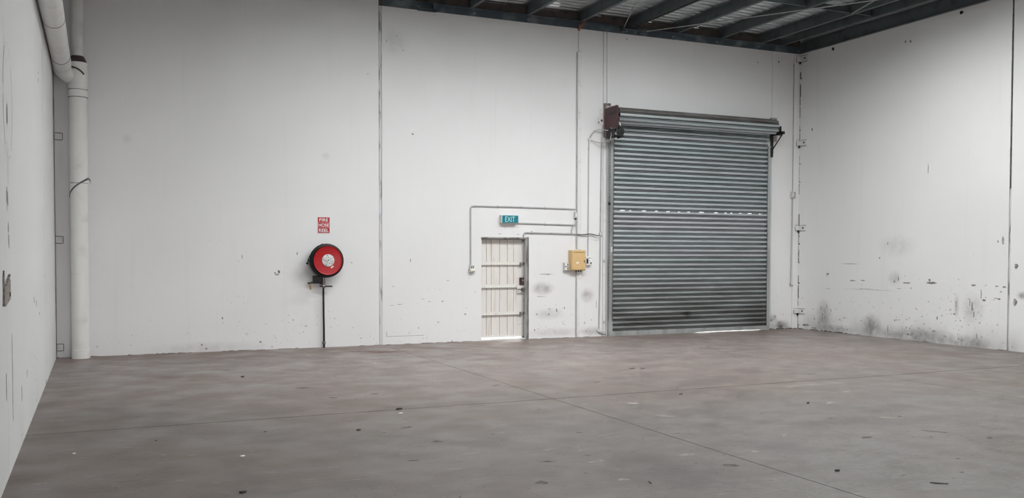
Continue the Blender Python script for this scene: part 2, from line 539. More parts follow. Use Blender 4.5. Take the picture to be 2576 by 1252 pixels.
def foil_material():
    t = NT('foil_insulation')
    cr = t.noise(5, 5, (0.6, 3, 1), 0.65)
    col = t.mix(t.ramp(cr, 0.35, 0.7), (0.62, 0.66, 0.66), (0.40, 0.44, 0.45))
    t.bump(cr, 0.6, 0.05)
    return t.set(0.36, 0.75, col)


M['foil'] = foil_material()


def skylight_material():
    t = NT('translucent_roof_sheet')
    tr = t.n('ShaderNodeBsdfTransparent')
    tr.inputs[0].default_value = (0.92, 0.96, 0.95, 1)
    di = t.n('ShaderNodeBsdfTranslucent')
    di.inputs[0].default_value = (0.85, 0.9, 0.88, 1)
    mx = t.n('ShaderNodeMixShader')
    mx.inputs[0].default_value = 0.3
    t.link(tr.outputs[0], mx.inputs[1])
    t.link(di.outputs[0], mx.inputs[2])
    t.link(mx.outputs[0], t.t.nodes['Material Output'].inputs['Surface'])
    return t.m


M['skylight'] = skylight_material()

# ------------------------------------------------------------------ the setting: ground, floor
WALL_TOP = 6.345
g = MB().box(-60, 75, -90, 60, -0.5, -0.16).build('ground_outside', M['asphalt'])
tag(g, 'grey concrete yard outside the building, seen through door gaps', 'ground', kind='structure')

floor = MB().box(XL - 0.2, XR + 0.2, FRONT_Y - 0.2, 0.19, -0.15, -0.014).build('floor', M['gap'])
tag(floor, 'worn grey-brown concrete warehouse floor with saw-cut joints', 'floor', kind='structure')
JX, JY, JW, JWY = [XL - 0.2, 4.90, 10.05, XR + 0.2], [FRONT_Y - 0.2, -14.2, -7.10, 0.19], 0.005, 0.009
for i in range(3):
    for j in range(3):
        x0, x1, y0, y1 = JX[i] + JW, JX[i + 1] - JW, JY[j] + JWY, JY[j + 1] - JWY
        MB().box(x0, x1, y0, y1, -0.014, 0.0).build('slab', M['floor'], floor)


def chips(name, parent, pts, plane, at, mat, seed=3, smin=0.008, smax=0.024):
    """irregular flat knocks in the paint, a millimetre thick, joined into one part"""
    rnd = random.Random(seed)
    m = MB()
    for p in pts:
        u, z = p[0], p[1]
        w = p[2] if len(p) > 2 else rnd.uniform(smin, smax)
        h = p[3] if len(p) > 3 else rnd.uniform(smin, smax)
        n = rnd.randint(5, 8)
        rot = rnd.uniform(0, 6.28)
        pol = []
        for k in range(n):
            a = rot + 2 * math.pi * k / n
            rr = rnd.uniform(0.55, 1.0)
            zz = max(z + 0.5 * h * rr * math.sin(a), 0.004)
            pol.append((u + 0.5 * w * rr * math.cos(a), zz))
        if plane == 'y':
            m.prism(pol, 'y', at, at - 0.0015)
        else:
            d = -0.0015 if at > 5 else 0.0015
            m.prism(pol, 'x', at, at + d)
    o = m.build(name, mat, parent)
    o['kind'] = 'stuff'
    return o


DARK = [(4.2, -9.05), (3.36, -10.05), (2.36, -9.56), (3.01, -10.66), (3.09, -5.88), (4.72, -5.81), (2.75, -8.15), (6.54, -10.35), (7.71, -9.66), (7.37, -10.4), (7.6, -10.82), (4.67, -10.77), (5.02, -9.47), (9.33, -6.54), (6.09, -6.04), (2.55, -5.99), (2.37, -5.02), (2.81, -8.91)]
PALE = [(6.36, -6.6), (3.62, -10.82), (4.56, -10.3), (5.2, -10.43), (5.46, -8.62), (5.6, -7.77), (5.92, -9.95), (5.25, -4.06), (8.52, -8.07), (7.72, -8.64), (7.58, -9.66), (6.72, -10.22), (8.9, -8.77), (9.43, -9.0), (4.65, -11.27), (3.74, -10.2), (4.1, -3.51), (1.04, -4.81)]


# scuffs worn and ground into the slab: thin irregular streaks, joined
def floor_marks(name, pts, mat, seed, n_rand, lmin, lmax):
    rnd = random.Random(seed)
    allp = [(x, y, rnd.uniform(0.12, 0.30), rnd.uniform(0.05, 0.12)) for (x, y) in pts]
    for _ in range(n_rand):
        yy = -1.0 - 11.0 * rnd.random() ** 1.3
        allp.append((rnd.uniform(-0.4, 14.5), yy, rnd.uniform(lmin, lmax), rnd.uniform(lmin, lmax) * 0.35))
    m = MB()
    for (x, y, L, W) in allp:
        rot = rnd.gauss(0, 0.5)
        n = 9
        pol = []
        for k in range(n):
            a = 2 * math.pi * k / n
            q = rnd.uniform(0.45, 1.0)
            u, v = 0.5 * L * q * math.cos(a), 0.5 * W * q * math.sin(a)
            pol.append((x + u * math.cos(rot) - v * math.sin(rot), y + u * math.sin(rot) + v * math.cos(rot)))
        if max(p[0] for p in pol) > 14.8 or min(p[0] for p in pol) < -0.6:
            continue
        m.prism(pol, 'z', 0.0, 0.0006)
    o = m.build(name, mat, floor)
    o['kind'] = 'stuff'


floor_marks('dark_scuffs', DARK, M['scuff_dark'], 31, 260, 0.015, 0.10)
floor_marks('rust_stain', [(4.40 + 0.045 * k, -1.22 - 0.05 * ((k * 7) % 5 - 2)) for k in range(14)] + [(4.25, -0.98), (4.05, -0.95), (4.35, -1.02), (4.15, -0.90)], M['stain'], 35, 0, 0.1, 0.2)
floor_marks('pale_scuffs', PALE, M['scuff_pale'], 32, 70, 0.02, 0.13)

# ------------------------------------------------------------------ back wall
T = 0.18
wall_back = MB().box(XL - 0.2, 9.72, T - 0.02, T + 0.01, 2.15, WALL_TOP + 0.3).build('wall_back', M['gap'])
tag(wall_back, 'white painted concrete panel wall with exit door and roller door', 'wall', kind='structure')
DX0, DX1, DZ = 6.905, 7.875, 2.04
RX0, RX1, RZ = 9.86, 13.90, 4.36


def panel(boxes, mat, parent, name='panel'):
    m = MB()
    for b in boxes:
        m.box(*b)
    return m.build(name, mat, parent)


panel([(-0.622, 4.826, 0, T, 0, WALL_TOP + 0.3)], M['wall_back'], wall_back)
panel([(4.886, DX0, 0, T, 0, WALL_TOP), (DX0, DX1, 0, T, DZ, WALL_TOP), (DX1, 9.640, 0, T, 0, WALL_TOP)], M['wall_back'], wall_back)
panel([(9.735, 14.062, 0, T, RZ, WALL_TOP), (9.735, RX0, 0, T, 0, RZ), (RX1, 14.062, 0, T, 0, RZ)], M['wall_back'], wall_back)
panel([(14.070, 14.690, 0, T, 0, WALL_TOP)], M['wall_back'], wall_back)
panel([(14.697, XR - 0.001, -0.006, T, 0, WALL_TOP)], M['wall_back'], wall_back)
MB().box(XL - 0.25, -0.58, 0.025, 0.09, 0, WALL_TOP + 0.3).build('joint_backing', M['sealant'], wall_back)
# joint fillers: sealant set slightly back, with ragged open edges
m = MB()
z = 0.0
rj = random.Random(5)
while z < WALL_TOP:
    h = rj.uniform(0.1, 0.5)
    m.box(4.829 + rj.uniform(-0.002, 0.004), 4.883 + rj.uniform(-0.004, 0.002), 0.002, 0.05, z, min(z + h, WALL_TOP))
    z += h
m.build('joint_sealant', M['sealant'], wall_back)
MB().box(4.82, 4.89, 0.03, 0.06, 0, WALL_TOP).build('joint_backing', M['gap'], wall_back)
MB().box(9.650, 9.724, 0.001, 0.05, 0.0, WALL_TOP).build('joint_sealant', M['painted_metal'], wall_back)
MB().box(9.63, 9.74, 0.03, 0.06, 0, WALL_TOP).build('joint_backing', M['gap'], wall_back)
MB().box(14.05, 14.71, 0.03, 0.06, RZ * 0, WALL_TOP).build('joint_backing', M['gap'], wall_back)

back_pts = [(5.49, 3.99, .06, .06), (1.79, 1.95), (2.02, 1.89), (2.27, 1.58), (2.33, 1.66, .02, .1), (2.94, 1.34, .09, .05), (2.97, 1.39, .05, .09),
            (2.90, 1.37, .04, .04), (5.44, 1.59, .02, .09), (5.07, 0.74, .1, .012), (5.22, 0.76, .14, .012), (5.68, 0.85, .12, .012), (5.82, 0.8, .1, .012),
            (6.09, 0.8, .05, .03), (1.99, 0.58, .03, .07), (2.09, 0.64), (2.19, 0.36), (2.4, 0.3), (2.64, 0.14, .06, .05), (2.54, 0.32), (2.88, 0.24),
            (3.2, 0.12), (3.27, 0.62), (3.45, 0.4, .06, .02), (3.34, 0.27), (3.96, 0.64), (4.04, 0.53), (4.45, 0.2), (4.72, 0.12), (4.26, 0.3),
            (6.56, 0.54, .06, .03), (6.58, 0.66), (6.64, 1.24), (6.39, 0.23), (6.02, 0.18), (8.07, 0.18, .03, .06), (8.21, 0.25), (8.39, 0.49, .05, .08),
            (8.57, 0.57, .04, .09), (8.75, 0.61, .03, .06), (8.12, 0.5, .05, .06), (8.43, 0.08), (8.52, 0.15), (8.75, 0.07), (9.22, 0.29, .02, .06),
            (9.39, 0.35, .03, .03), (9.26, 0.12, .03, .05), (8.9, 0.48), (8.94, 0.46), (8.25, 1.31, .16, .014), (8.38, 1.3, .1, .012), (8.16, 0.86, .1, .01),
            (0.32, 0.22), (0.14, 0.3), (-0.02, 0.16), (0.5, 0.16), (1.01, 0.18), (1.4, 0.34), (1.64, 0.13, .05, .05), (1.72, 0.06, .06, .04), (0.82, 0.56),
            (0.02, 0.87), (0.22, 2.26), (14.1, 0.21, .06, .07), (14.21, 0.3, .05, .08), (14.33, 0.16, .08, .05), (14.44, 0.34, .03, .03), (14.26, 0.76),
            (14.6, 1.17), (4.62, 5.06, .03, .02), (10.208, 6.246, .05, .07), (13.641, 6.05, .04, .06), (14.241, 6.12, .06, .09), (0.457, 4.24), (2.0, 0.5),
            (4.842, 4.36, .03, .04), (5.30, 5.55, .03, .03), (4.98, 5.70, .03, .03), (5.18, 5.82, .02, .04), (9.5, 0.67, .012, .25), (8.94, 0.85, .012, .012),
            (3.3, 1.72, .03, .09), (3.55, 1.55, .1, .02), (4.3, 1.55, .03, .04), (5.1, 1.1, .08, .01), (6.2, 1.2, .09, .01), (7.3, 2.12, .12, .012), (7.7, 2.11, .1, .012),
            (7.42, 2.25, .015, .05), (6.0, 0.4, .05, .02), (5.6, 0.3, .02, .05)]
for k in range(55):
    back_pts.append((random.choice([random.uniform(-0.2, 4.7), random.uniform(5, 6.8), random.uniform(8.0, 9.6)]), abs(random.gauss(0, 0.22)) + 0.02,
                     random.uniform(.006, .02), random.uniform(.006, .02)))
back_pts = [p for p in back_pts if not (8.95 < p[0] < 9.16 or (3.5 < p[0] < 3.82 and 1.1 < p[1] < 1.75) or (9.5 < p[0] < 9.74 and p[1] < 0.3))]
chips('paint_chips', wall_back, back_pts, 'y', 0.0, M['chip'], 4)
# scored rectangle beside the floor, right of the panel joint
m = MB()
m.box(4.967, 4.973, -0.0015, 0, 0.155, 0.25)
m.box(4.967, 5.72, -0.0015, 0, 0.152, 0.157)
o = m.build('scored_line', M['crack'], wall_back)
o['kind'] = 'stuff'
# base line of broken mortar
m = MB()
x = XL
while x < 14.8:
    w = rj.uniform(0.05, 0.35)
    if not (DX0 - 0.05 < x + w and x < DX1 + 0.05) and not (9.7 < x + w and x < 14.0) and not (8.9 < x + w and x < 9.15) and not (9.4 < x + w) and not (3.6 < x + w and x < 3.85) and rj.random() < 0.7:
        m.prism([(x, 0.0), (x + w, 0.0), (x + w * 0.7, rj.uniform(.003, .008)), (x + w * 0.2, rj.uniform(.003, .010))], 'y', 0.0, -0.006)
    x += w
o = m.build('mortar_fillet', M['crack'], wall_back)
o['kind'] = 'stuff'

# ------------------------------------------------------------------ right wall
wall_right = MB().box(XR + 0.12, XR + 0.14, FRONT_Y, 0.1, 0, WALL_TOP).build('wall_right', M['gap'])
tag(wall_right, 'white concrete panel wall on the right, scuffed along its base', 'wall', kind='structure')
ys = [0.0, -5.440, -10.93, -16.42, FRONT_Y]
for a, b in zip(ys[:-1], ys[1:]):
    MB().box(XR, XR + T, b + 0.018, a - (0.018 if a else -T), 0, WALL_TOP + 0.34).build('panel', M['wall_right'], wall_right)
for a in ys[1:-1]:
    for (zlo, zhi, mt) in ((0.0, 2.9, M['sealant']), (2.9, WALL_TOP, M['gap'])):      # old grey sealant below, open joint above
        m = MB()
        z = zlo
        while z < zhi:
            h = rj.uniform(0.08, 0.4)
            m.box(XR + rj.uniform(0.004, 0.012), XR + 0.05, a - 0.008, a + rj.uniform(0.006, 0.016), z, min(z + h, zhi))
            z += h
        m.build('joint_sealant', mt, wall_right)
    MB().box(XR + 0.05, XR + 0.06, a - 0.03, a + 0.03, 0, WALL_TOP).build('joint_backing', M['gap'], wall_right)
right_pts = [(-1.7, 1.16, .22, .03), (-2.01, 1.17, .18, .025), (-3.16, 1.15, .28, .035), (-3.74, 1.17, .34, .06), (-3.72, 1.22, .1, .06), (-4.71, 1.15, .12, .05),
             (-4.94, 1.15), (-5.21, 1.15, .1, .04), (-5.35, 1.14, .1, .04), (-5.29, 1.05, .07, .03), (-5.25, 0.92, .1, .04), (-5.18, 0.93, .08, .03),
             (-5.31, 1.97, .06, .2), (-5.21, 1.96, .03, .06), (-2.66, 1.95, .04, .06), (-2.91, 1.95), (-2.69, 0.2, .03, .22), (-3.91, 0.49, .04, .1),
             (-3.84, 0.23, .14, .03), (-3.48, 0.26, .03, .04), (-3.8, 0.13), (-4.8, 0.21, .035, .18), (-4.88, 1.0, .03, .3), (-4.69, 0.76, .03, .25),
             (-4.73, 0.61, .03, .2), (-4.64, 0.83, .03, .2), (-4.3, 0.59, .06, .06), (-4.34, 0.78, .03, .2), (-3.22, 0.12, .1, .05), (-3.32, 0.12, .06, .06),
             (-4.08, 0.15, .05, .04), (-4.26, 0.19), (-4.17, 0.12), (-0.82, 0.38, .03, .12), (-0.89, 0.3, .04, .12), (-0.94, 0.57, .03, .12),
             (-0.76, 0.51, .025, .14), (-1.07, 0.48, .03, .08), (-0.7, 0.19, .04, .08), (-0.96, 1.29, .12, .05), (-0.93, 1.25, .03, .06), (-0.92, 0.96, .035, .03),
             (-1.0, 0.96, .035, .03), (-2.45, 1.65, .03, .06), (-2.95, 1.24, .03, .18), (-2.85, 1.17, .05, .05), (-2.96, 1.03, .16, .015), (-5.57, 0.88, .1, .2),
             (-5.58, 1.51, .1, .16), (-3.65, 3.4, .02, .25), (-0.42, 4.57, .05, .1), (-4.358, 6.27, .10, .07), (-1.045, 6.26, .07, .09), (-3.047, 6.0, .05, .08),
             (-3.177, 5.98, .05, .08), (-1.6, 1.52, .5, .008), (-2.1, 1.0, .7, .008), (-0.3, 0.1, .3, .08), (-0.55, 0.05, .25, .05), (-4.95, 0.88, .1, .05),
             (-3.6, 0.35, .04, .06), (-3.55, 0.5, .03, .04), (-3.7, 0.8, .03, .03), (-2.3, 0.62, .02, .03)]
for k in range(70):
    right_pts.append((random.uniform(-5.4, -0.4), abs(random.gauss(0, 0.6)) + 0.03, random.uniform(.01, .04), random.uniform(.01, .05)))
chips('paint_chips', wall_right, right_pts, 'x', XR, M['chip'], 9)
m = MB()
z = 0.0
while z < WALL_TOP - 0.05:
    h = rj.uniform(0.05, 0.35)
    if rj.random() < 0.8:
        w = rj.uniform(0.003, 0.014)
        m.box(XR - 0.002, XR, -0.0065 - 2.2 * w, -0.0062, z, min(z + h * 0.9, WALL_TOP - 0.05))
        if rj.random() < 0.4:
            m.box(XR - 0.0025, XR, -0.05 - w, -0.0062, z, z + rj.uniform(0.01, 0.04))
    z += h
o = m.build('corner_crack', M['crack'], wall_right)
o['kind'] = 'stuff'
m = MB()
yb = -0.03
while yb > -5.4:
    w = rj.uniform(0.08, 0.4)
    if rj.random() < (0.95 if yb > -1.5 else 0.6):
        hh = 0.026 if yb > -1.5 else 0.010
        m.prism([(yb, 0.0), (yb - w, 0.0), (yb - w * 0.7, rj.uniform(.3, 1) * hh), (yb - w * 0.2, rj.uniform(.3, 1) * hh)], 'x', XR - 0.006, XR)
    yb -= w
o = m.build('mortar_fillet', M['gap'], wall_right)
o['kind'] = 'stuff'
m = MB()
xb = 14.03
while xb < 14.82:
    w = rj.uniform(0.06, 0.2)
    m.prism([(xb, 0.0), (xb + w, 0.0), (xb + w * 0.7, rj.uniform(.008, .03)), (xb + w * 0.2, rj.uniform(.008, .03))], 'y', -0.0065, -0.012)
    xb += w
o = m.build('mortar_fillet', M['gap'], wall_back)
o['kind'] = 'stuff'
# two bolt sockets cast near the top of the panel
for (yy, zz) in ((-4.36, 6.27), (-1.045, 6.26)):
    MB().cyl((XR, yy, zz), (XR - 0.012, yy, zz), 0.032, 12).build('bolt_socket', M['black'], wall_right, True)

# ------------------------------------------------------------------ left wall
wall_left = MB().box(XL - 0.14, XL - 0.12, FRONT_Y, 0.1, 0, WALL_TOP + 0.3).build('wall_left', M['gap'])
tag(wall_left, 'white concrete panel wall on the left with pencil-like scuff marks', 'wall', kind='structure')
ys = [-0.045, -3.34, -8.88, -14.4, FRONT_Y]
for a, b in zip(ys[:-1], ys[1:]):
    MB().box(XL - T, XL, b + 0.006, a - 0.006, 0, WALL_TOP + 0.3).build('panel', M['wall_left'], wall_left)
m = MB()
z = 0
while z < WALL_TOP:
    h = rj.uniform(0.1, 0.5)
    m.box(XL - 0.05, XL + rj.uniform(-0.002, 0.004), -3.347, -3.333, z, z + h)
    z += h
m.build('joint_sealant', M['wall_left'], wall_left)
lp = []
for k in range(40):       # a long looping scrawl
    a = 2 * math.pi * k / 40
    lp.append((-8.55 + 0.40 * math.cos(a), 2.90 + 0.45 * math.sin(a)))
m = MB()
for k in range(40):
    a, b = lp[k], lp[(k + 1) % 40]
    if k % 7 == 5:
        continue
    m.add([(XL + 0.0012, a[0] - 0.006, a[1]), (XL + 0.0012, a[0] + 0.006, a[1]), (XL + 0.0012, b[0] + 0.006, b[1]), (XL + 0.0012, b[0] - 0.006, b[1])], [(0, 1, 2, 3)])
o = m.build('scrawl_mark', M['crack'], wall_left)
o['kind'] = 'stuff'
chips('paint_chips', wall_left, [(-8.62, 2.79, .08, .2), (-8.66, 2.12, .05, .14), (-8.74, 2.15, .04, .2), (-8.65, 1.9, .05, .1), (-8.6, 1.8, .03, .14), (-8.45, 0.75, .03, .9),
                                  (-5.6, 1.2, .04, .1), (-5.2, 1.15, .04, .1), (-9.0, 0.7, .04, .3), (-4.2, 3.9, .03, .04), (-4.25, 3.8, .03, .08), (-3.4, 0.04, .06, .1),
                                  (-6.8, 0.55, .03, .1), (-7.5, 0.45, .04, .2), (-3.38, 1.4), (-3.36, 2.5), (-3.37, 0.8), (-4.6, 1.0, .03, .05)], 'x', XL, M['crack'], 12)

# ------------------------------------------------------------------ front wall (behind the camera) and its open doorway
x0, x1, z0, z1 = FRONT_OPEN
wall_front = MB().box(XL - 0.2, x0, FRONT_Y - T, FRONT_Y, 0, WALL_TOP + 0.3).box(x1, XR + 0.2, FRONT_Y - T, FRONT_Y, 0, WALL_TOP + 0.3).box(
    x0, x1, FRONT_Y - T, FRONT_Y, z1, WALL_TOP + 0.3).build('wall_front', M['wall_front'])
tag(wall_front, 'white front wall with an open loading doorway behind the viewpoint', 'wall', kind='structure')

# ------------------------------------------------------------------ roof: sheet, roof lights, purlins, ledger, rods


def corrugated(x0, x1, y0, y1, z, name, mat, parent=None):
    m = MB()
    pitch = 0.19
    prof = []
    y = y1
    while y > y0 + 1e-6:
        for (dy, dz) in ((0, 0), (0.10, 0), (0.125, 0.028), (0.165, 0.028)):
            if y - dy > y0:
                prof.append((y - dy, z + dz))
        y -= pitch
    prof.append((y0, z))
    n = len(prof)
    vs_ = [(x0, p[0], p[1]) for p in prof] + [(x1, p[0], p[1]) for p in prof]
    m.add(vs_, [(i, i + 1, n + i + 1, n + i) for i in range(n - 1)])
    return m.build(name, mat, parent)


RX_A, RX_B = XL - 0.25, XR + 0.25
segs = []
yc = 0.2
for (sx0, sx1, sy0, sy1) in SKY:
    segs.append((RX_A, RX_B, sy1, yc))
    segs.append((RX_A, sx0, sy0, sy1))
    segs.append((sx1, RX_B, sy0, sy1))
    yc = sy0
segs.append((RX_A, RX_B, FRONT_Y - 0.2, yc))
ceiling = corrugated(*segs[0], ROOF_Z, 'ceiling', M['foil'])
tag(ceiling, 'silver foil-lined metal roof carried on dark steel purlins', 'ceiling', kind='structure')
for s in segs[1:]:
    corrugated(*s, ROOF_Z, 'roof_sheet', M['foil'], ceiling)
for k, s in enumerate(SKY):
    w = corrugated(*s, ROOF_Z, 'window_%d' % (k + 1), M['skylight'])
    tag(w, 'translucent corrugated roof light strip, ' + ('nearer the back wall' if k == 0 else 'above the viewpoint'), 'skylight', kind='structure')

PX = [6.63, 7.86, 9.06, 10.26, 11.41, 12.56, 13.68, 14.25]
PXall = [5.43, 4.23, 3.03, 1.83, 0.63, -0.40] + PX
PZ = 6.482


def purlin_mesh():
    m = MB()
    z0_, z1_ = 0.0, ROOF_Z - PZ - 0.004
    t = 0.004
    m.box(0, t, FRONT_Y, -0.01, z0_, z1_)                    # web
    m.box(t, 0.075, FRONT_Y, -0.01, z0_, z0_ + t)            # bottom flange
    m.box(0.071, 0.075, FRONT_Y, -0.01, z0_ + t, z0_ + 0.018)
    m.box(-0.075, 0, FRONT_Y, -0.01, z1_ - t, z1_)           # top flange
    m.box(-0.075, -0.071, FRONT_Y, -0.01, z1_ - 0.018, z1_ - t)
    return m


first = None
for x in PXall:
    if first is None:
        first = purlin_mesh().build('purlin', M['purlin'], ceiling)
        first.location = (x, 0, PZ)
    else:
        copy_of(first, ceiling, (x, 0, PZ))
# bridging channels between purlins
ps = sorted(PXall)
for yb in (-2.74, -8.3):
    for a, b in zip(ps[:-1], ps[1:]):
        MB().box(a + 0.078, b - 0.002, yb, yb + 0.004, PZ + 0.03, PZ + 0.15).box(a + 0.078, b - 0.002, yb - 0.04, yb, PZ + 0.03, PZ + 0.034).build(
            'bridging', M['purlin'], ceiling)
# ledger angle along the back wall
led = MB().box(4.90, XR - 0.011, -0.010, -0.0005, 6.345, 6.470).box(4.90, XR - 0.08, -0.095, -0.0005, 6.470, 6.480).build('ledger_angle', M['ledger'], ceiling)
for k in range(9):
    xb = 5.6 + k * 1.15
    MB().cyl((xb, -0.010, 6.40), (xb, -0.026, 6.40), 0.016, 6).build('bolt', M['galv'], led)
# cleat plate and turned-up offcut at the left end
MB().box(5.58, 6.02, -0.10, -0.010, 6.36, 6.372).box(5.58, 5.95, -0.02, -0.010, 6.33, 6.47).box(5.86, 5.95, -0.13, -0.02, 6.36, 6.48).build('cleat', M['ledger'], ceiling)
MB().box(5.20, 5.28, -0.03, -0.012, 6.40, 6.408).box(5.20, 5.207, -0.03, -0.012, 6.40, 6.46).build('offcut_bracket', M['galv'], ceiling)
# ledger channel along the right wall
led2 = MB().box(XR - 0.010, XR, FRONT_Y, -0.012, 6.345, 6.60).box(XR - 0.075, XR - 0.01, FRONT_Y, -0.10, 6.340, 6.346).box(
    XR - 0.075, XR - 0.01, FRONT_Y, -0.10, 6.60, 6.606).build('ledger_channel', M['purlin'], ceiling)
# brown infill boards between purlin ends with daylight slits over them
ends = sorted(PXall) + [XR + 0.05]
for a, b in zip(ends[:-1], ends[1:]):
    top = 6.652
    MB().box(a + 0.006, b - 0.002, 0.001, 0.05, 6.345, top).build('infill_board', M['infill'], ceiling)
    if a > 13.9:
        MB().box(a + 0.006, b - 0.002, 0.02, 0.05, top, ROOF_Z + 0.03).build('foam_closer', M['infill'], ceiling)
        continue
    rr = random.Random(int(a * 100))
    s0 = a + 0.28 if a > 6 else a + 0.2
    s1 = s0 + {0: 0.55, 1: 0.50, 2: 0.26, 3: 0.30, 4: 0.36, 5: 0.24}.get(PX.index(a) if a in PX else 0, 0.3)
    MB().box(a + 0.006, s0, 0.02, 0.05, top, ROOF_Z + 0.03).build('foam_closer', M['infill'], ceiling)
    MB().box(s1, b - 0.002, 0.02, 0.05, top, ROOF_Z + 0.03).build('foam_closer', M['infill'], ceiling)
    MB().box(s0, s1, 0.02, 0.05, top + 0.018, ROOF_Z + 0.03).build('foam_closer', M['infill'], ceiling)
# cross-brace rods with their gusset at the ledger
for (a, b, r) in (((10.06, -0.12, 6.44), (7.20, -6.35, 6.44), 0.011), ((10.24, -0.30, 6.45), (10.30, -6.3, 6.45), 0.019),
                  ((10.62, -0.12, 6.42), (13.10, -3.95, 6.40), 0.011), ((13.545, -2.93, 6.44), (13.10, -3.97, 6.40), 0.011), ((13.10, -3.95, 6.40), (14.8, -6.6, 6.40), 0.011)):
    MB().tube([a, b], r, 8).build('brace_rod', M['rod'] if r < 0.015 else M['black'], ceiling, True)
MB().box(10.02, 10.42, -0.13, -0.010, 6.425, 6.437).box(10.05, 10.10, -0.14, -0.012, 6.38, 6.437).box(10.45, 10.62, -0.12, -0.012, 6.38, 6.392).build(
    'gusset', M['ledger'], ceiling)
# rusty wrapped cable end hanging at the ledger
MB().tube([(9.10, -0.05, 6.50), (9.09, -0.08, 6.44), (9.05, -0.05, 6.36), (9.055, -0.02, 6.30)], 0.022, 7).tube(
    [(9.17, -0.08, 6.53), (9.13, -0.09, 6.45), (9.07, -0.05, 6.35)], 0.016, 6).build('wrapped_cable', M['rust'], ceiling, True)

# ------------------------------------------------------------------ exit door (door_1)
door = empty('door_1', (DX0, 0.12, 0))
tag(door, 'cream planked exit door with three steel rails in the back wall', 'door', kind='structure')


def P(mb, name, mat, par, smooth=False, label=None):
    """build in world coordinates under a moved parent"""
    o = mb.build(name, mat, par, smooth, label)
    p = par
    while p is not None:
        o.location -= p.location
        p = p.parent
    return o


LY = 0.12
edges = [6.915, 7.063, 7.166, 7.348, 7.518, 7.654, 7.868]
for a, b in zip(edges[:-1], edges[1:]):
    dd = random.uniform(0, 0.003)
    P(MB().bbox(a + 0.003, b - 0.003, LY + dd, LY + 0.035, 0.05, 2.018, 0.004), 'plank', M['plank'], door)
P(MB().box(6.915, 7.868, LY + 0.036, LY + 0.042, 0.05, 2.03), 'backing_sheet', M['plank'], door)
for (za, xe) in ((1.50, 7.868), (1.045, 7.75), (0.50, 7.868)):
    P(MB().box(6.918, xe, LY - 0.006, LY - 0.0005, za, za + 0.062).box(6.918, xe, LY - 0.042, LY - 0.006, za, za + 0.006), 'rail', M['rail'], door)
P(MB().box(7.832, 7.868, LY - 0.022, LY - 0.0005, 0.06, 1.99), 'stile', M['rail'], door)
P(MB().box(6.918, 7.83, LY - 0.02, LY - 0.0005, 0.055, 0.095), 'bottom_rail', M['rail'], door)
lp_ = P(MB().bbox(7.722, 7.866, LY - 0.036, LY - 0.0226, 0.925, 1.085, 0.006), 'lock_plate', M['rail'], door)
kn = P(MB().lathe([(0.024, 0), (0.016, 0.012), (0.014, 0.03), (0.034, 0.045), (0.038, 0.06), (0.03, 0.075), (0.0, 0.08)], (7.825, LY - 0.036, 1.01), (0, -1, 0), 20),
       'knob', M['knob'], lp_, True, 'dull round metal door knob')
P(MB().cyl((7.73, LY - 0.040, 1.008), (7.80, LY - 0.040, 1.008), 0.006, 8), 'key_slot', M['black'], lp_)
dl = P(MB().bbox(7.775, 7.868, LY - 0.062, LY - 0.023, 1.10, 1.245, 0.008), 'deadlock', M['brown'], door, False, 'dark brown rim deadlock case')
P(MB().lathe([(0.026, 0), (0.026, 0.01), (0.018, 0.016), (0, 0.017)], (7.832, LY - 0.062, 1.18), (0, -1, 0), 16), 'deadlock_cylinder', M['knob'], dl, True)
for zb in (1.525, 0.525):
    P(MB().cyl((7.76, LY - 0.058, zb), (7.90, LY - 0.058, zb), 0.009, 8).cyl((7.775, LY - 0.058, zb), (7.775, LY - 0.052, zb - 0.08), 0.008, 8).box(
        7.77, 7.80, LY - 0.066, LY - 0.042, zb - 0.02, zb + 0.028).box(7.84, 7.87, LY - 0.066, LY - 0.022, zb - 0.02, zb + 0.028), 'sliding_bolt', M['knob'], door)
P(MB().box(7.30, 7.55, LY - 0.044, LY - 0.042, 1.53, 1.54).box(7.30, 7.55, LY - 0.0075, LY - 0.006, 1.535, 1.555), 'tape_remnant', M['label'], door)
# steel frame in the reveal
P(MB().box(DX1 - 0.012, DX1 + 0.0, 0.055, 0.165, 0, DZ).box(DX1 - 0.028, DX1 - 0.012, 0.13, 0.165, 0, DZ).box(DX1 - 0.006, DX1 + 0.055, -0.006, 0.0, 0, DZ + 0.02).box(
    DX1 + 0.043, DX1 + 0.055, -0.016, -0.006, 0, DZ + 0.02), 'jamb', M['frame'], door)
P(MB().box(DX1 - 0.0305, DX1 - 0.0285, 0.09, 0.16, 0, DZ).box(DX1 - 0.008, DX1 - 0.004, -0.009, -0.006, 0, DZ + 0.02).box(DX1 + 0.040, DX1 + 0.043, -0.0165, -0.006, 0, DZ + 0.02), 'rubber_seal', M['black'], door)
P(MB().box(DX0, DX1, 0.03, 0.165, DZ - 0.03, DZ - 0.0).box(DX0 - 0.01, DX1 + 0.03, -0.010, 0.03, DZ - 0.012, DZ + 0.012), 'head', M['frame'], door)
P(MB().box(DX0, DX0 + 0.008, 0.02, 0.165, 0, DZ), 'jamb', M['rail'], door)
P(MB().prism([(0.02, 0.0), (0.17, 0.0), (0.17, 0.03), (0.10, 0.03), (0.02, 0.012)], 'x', DX0, DX1), 'threshold', M['sill'], door)
dm = [(random.uniform(6.95, 7.8), random.uniform(0.1, 1.9), random.uniform(.006, .04), random.uniform(.005, .015)) for _ in range(14)]
o = chips('paint_chips', door, dm, 'y', LY, M['chip'], 21)
o.location -= door.location

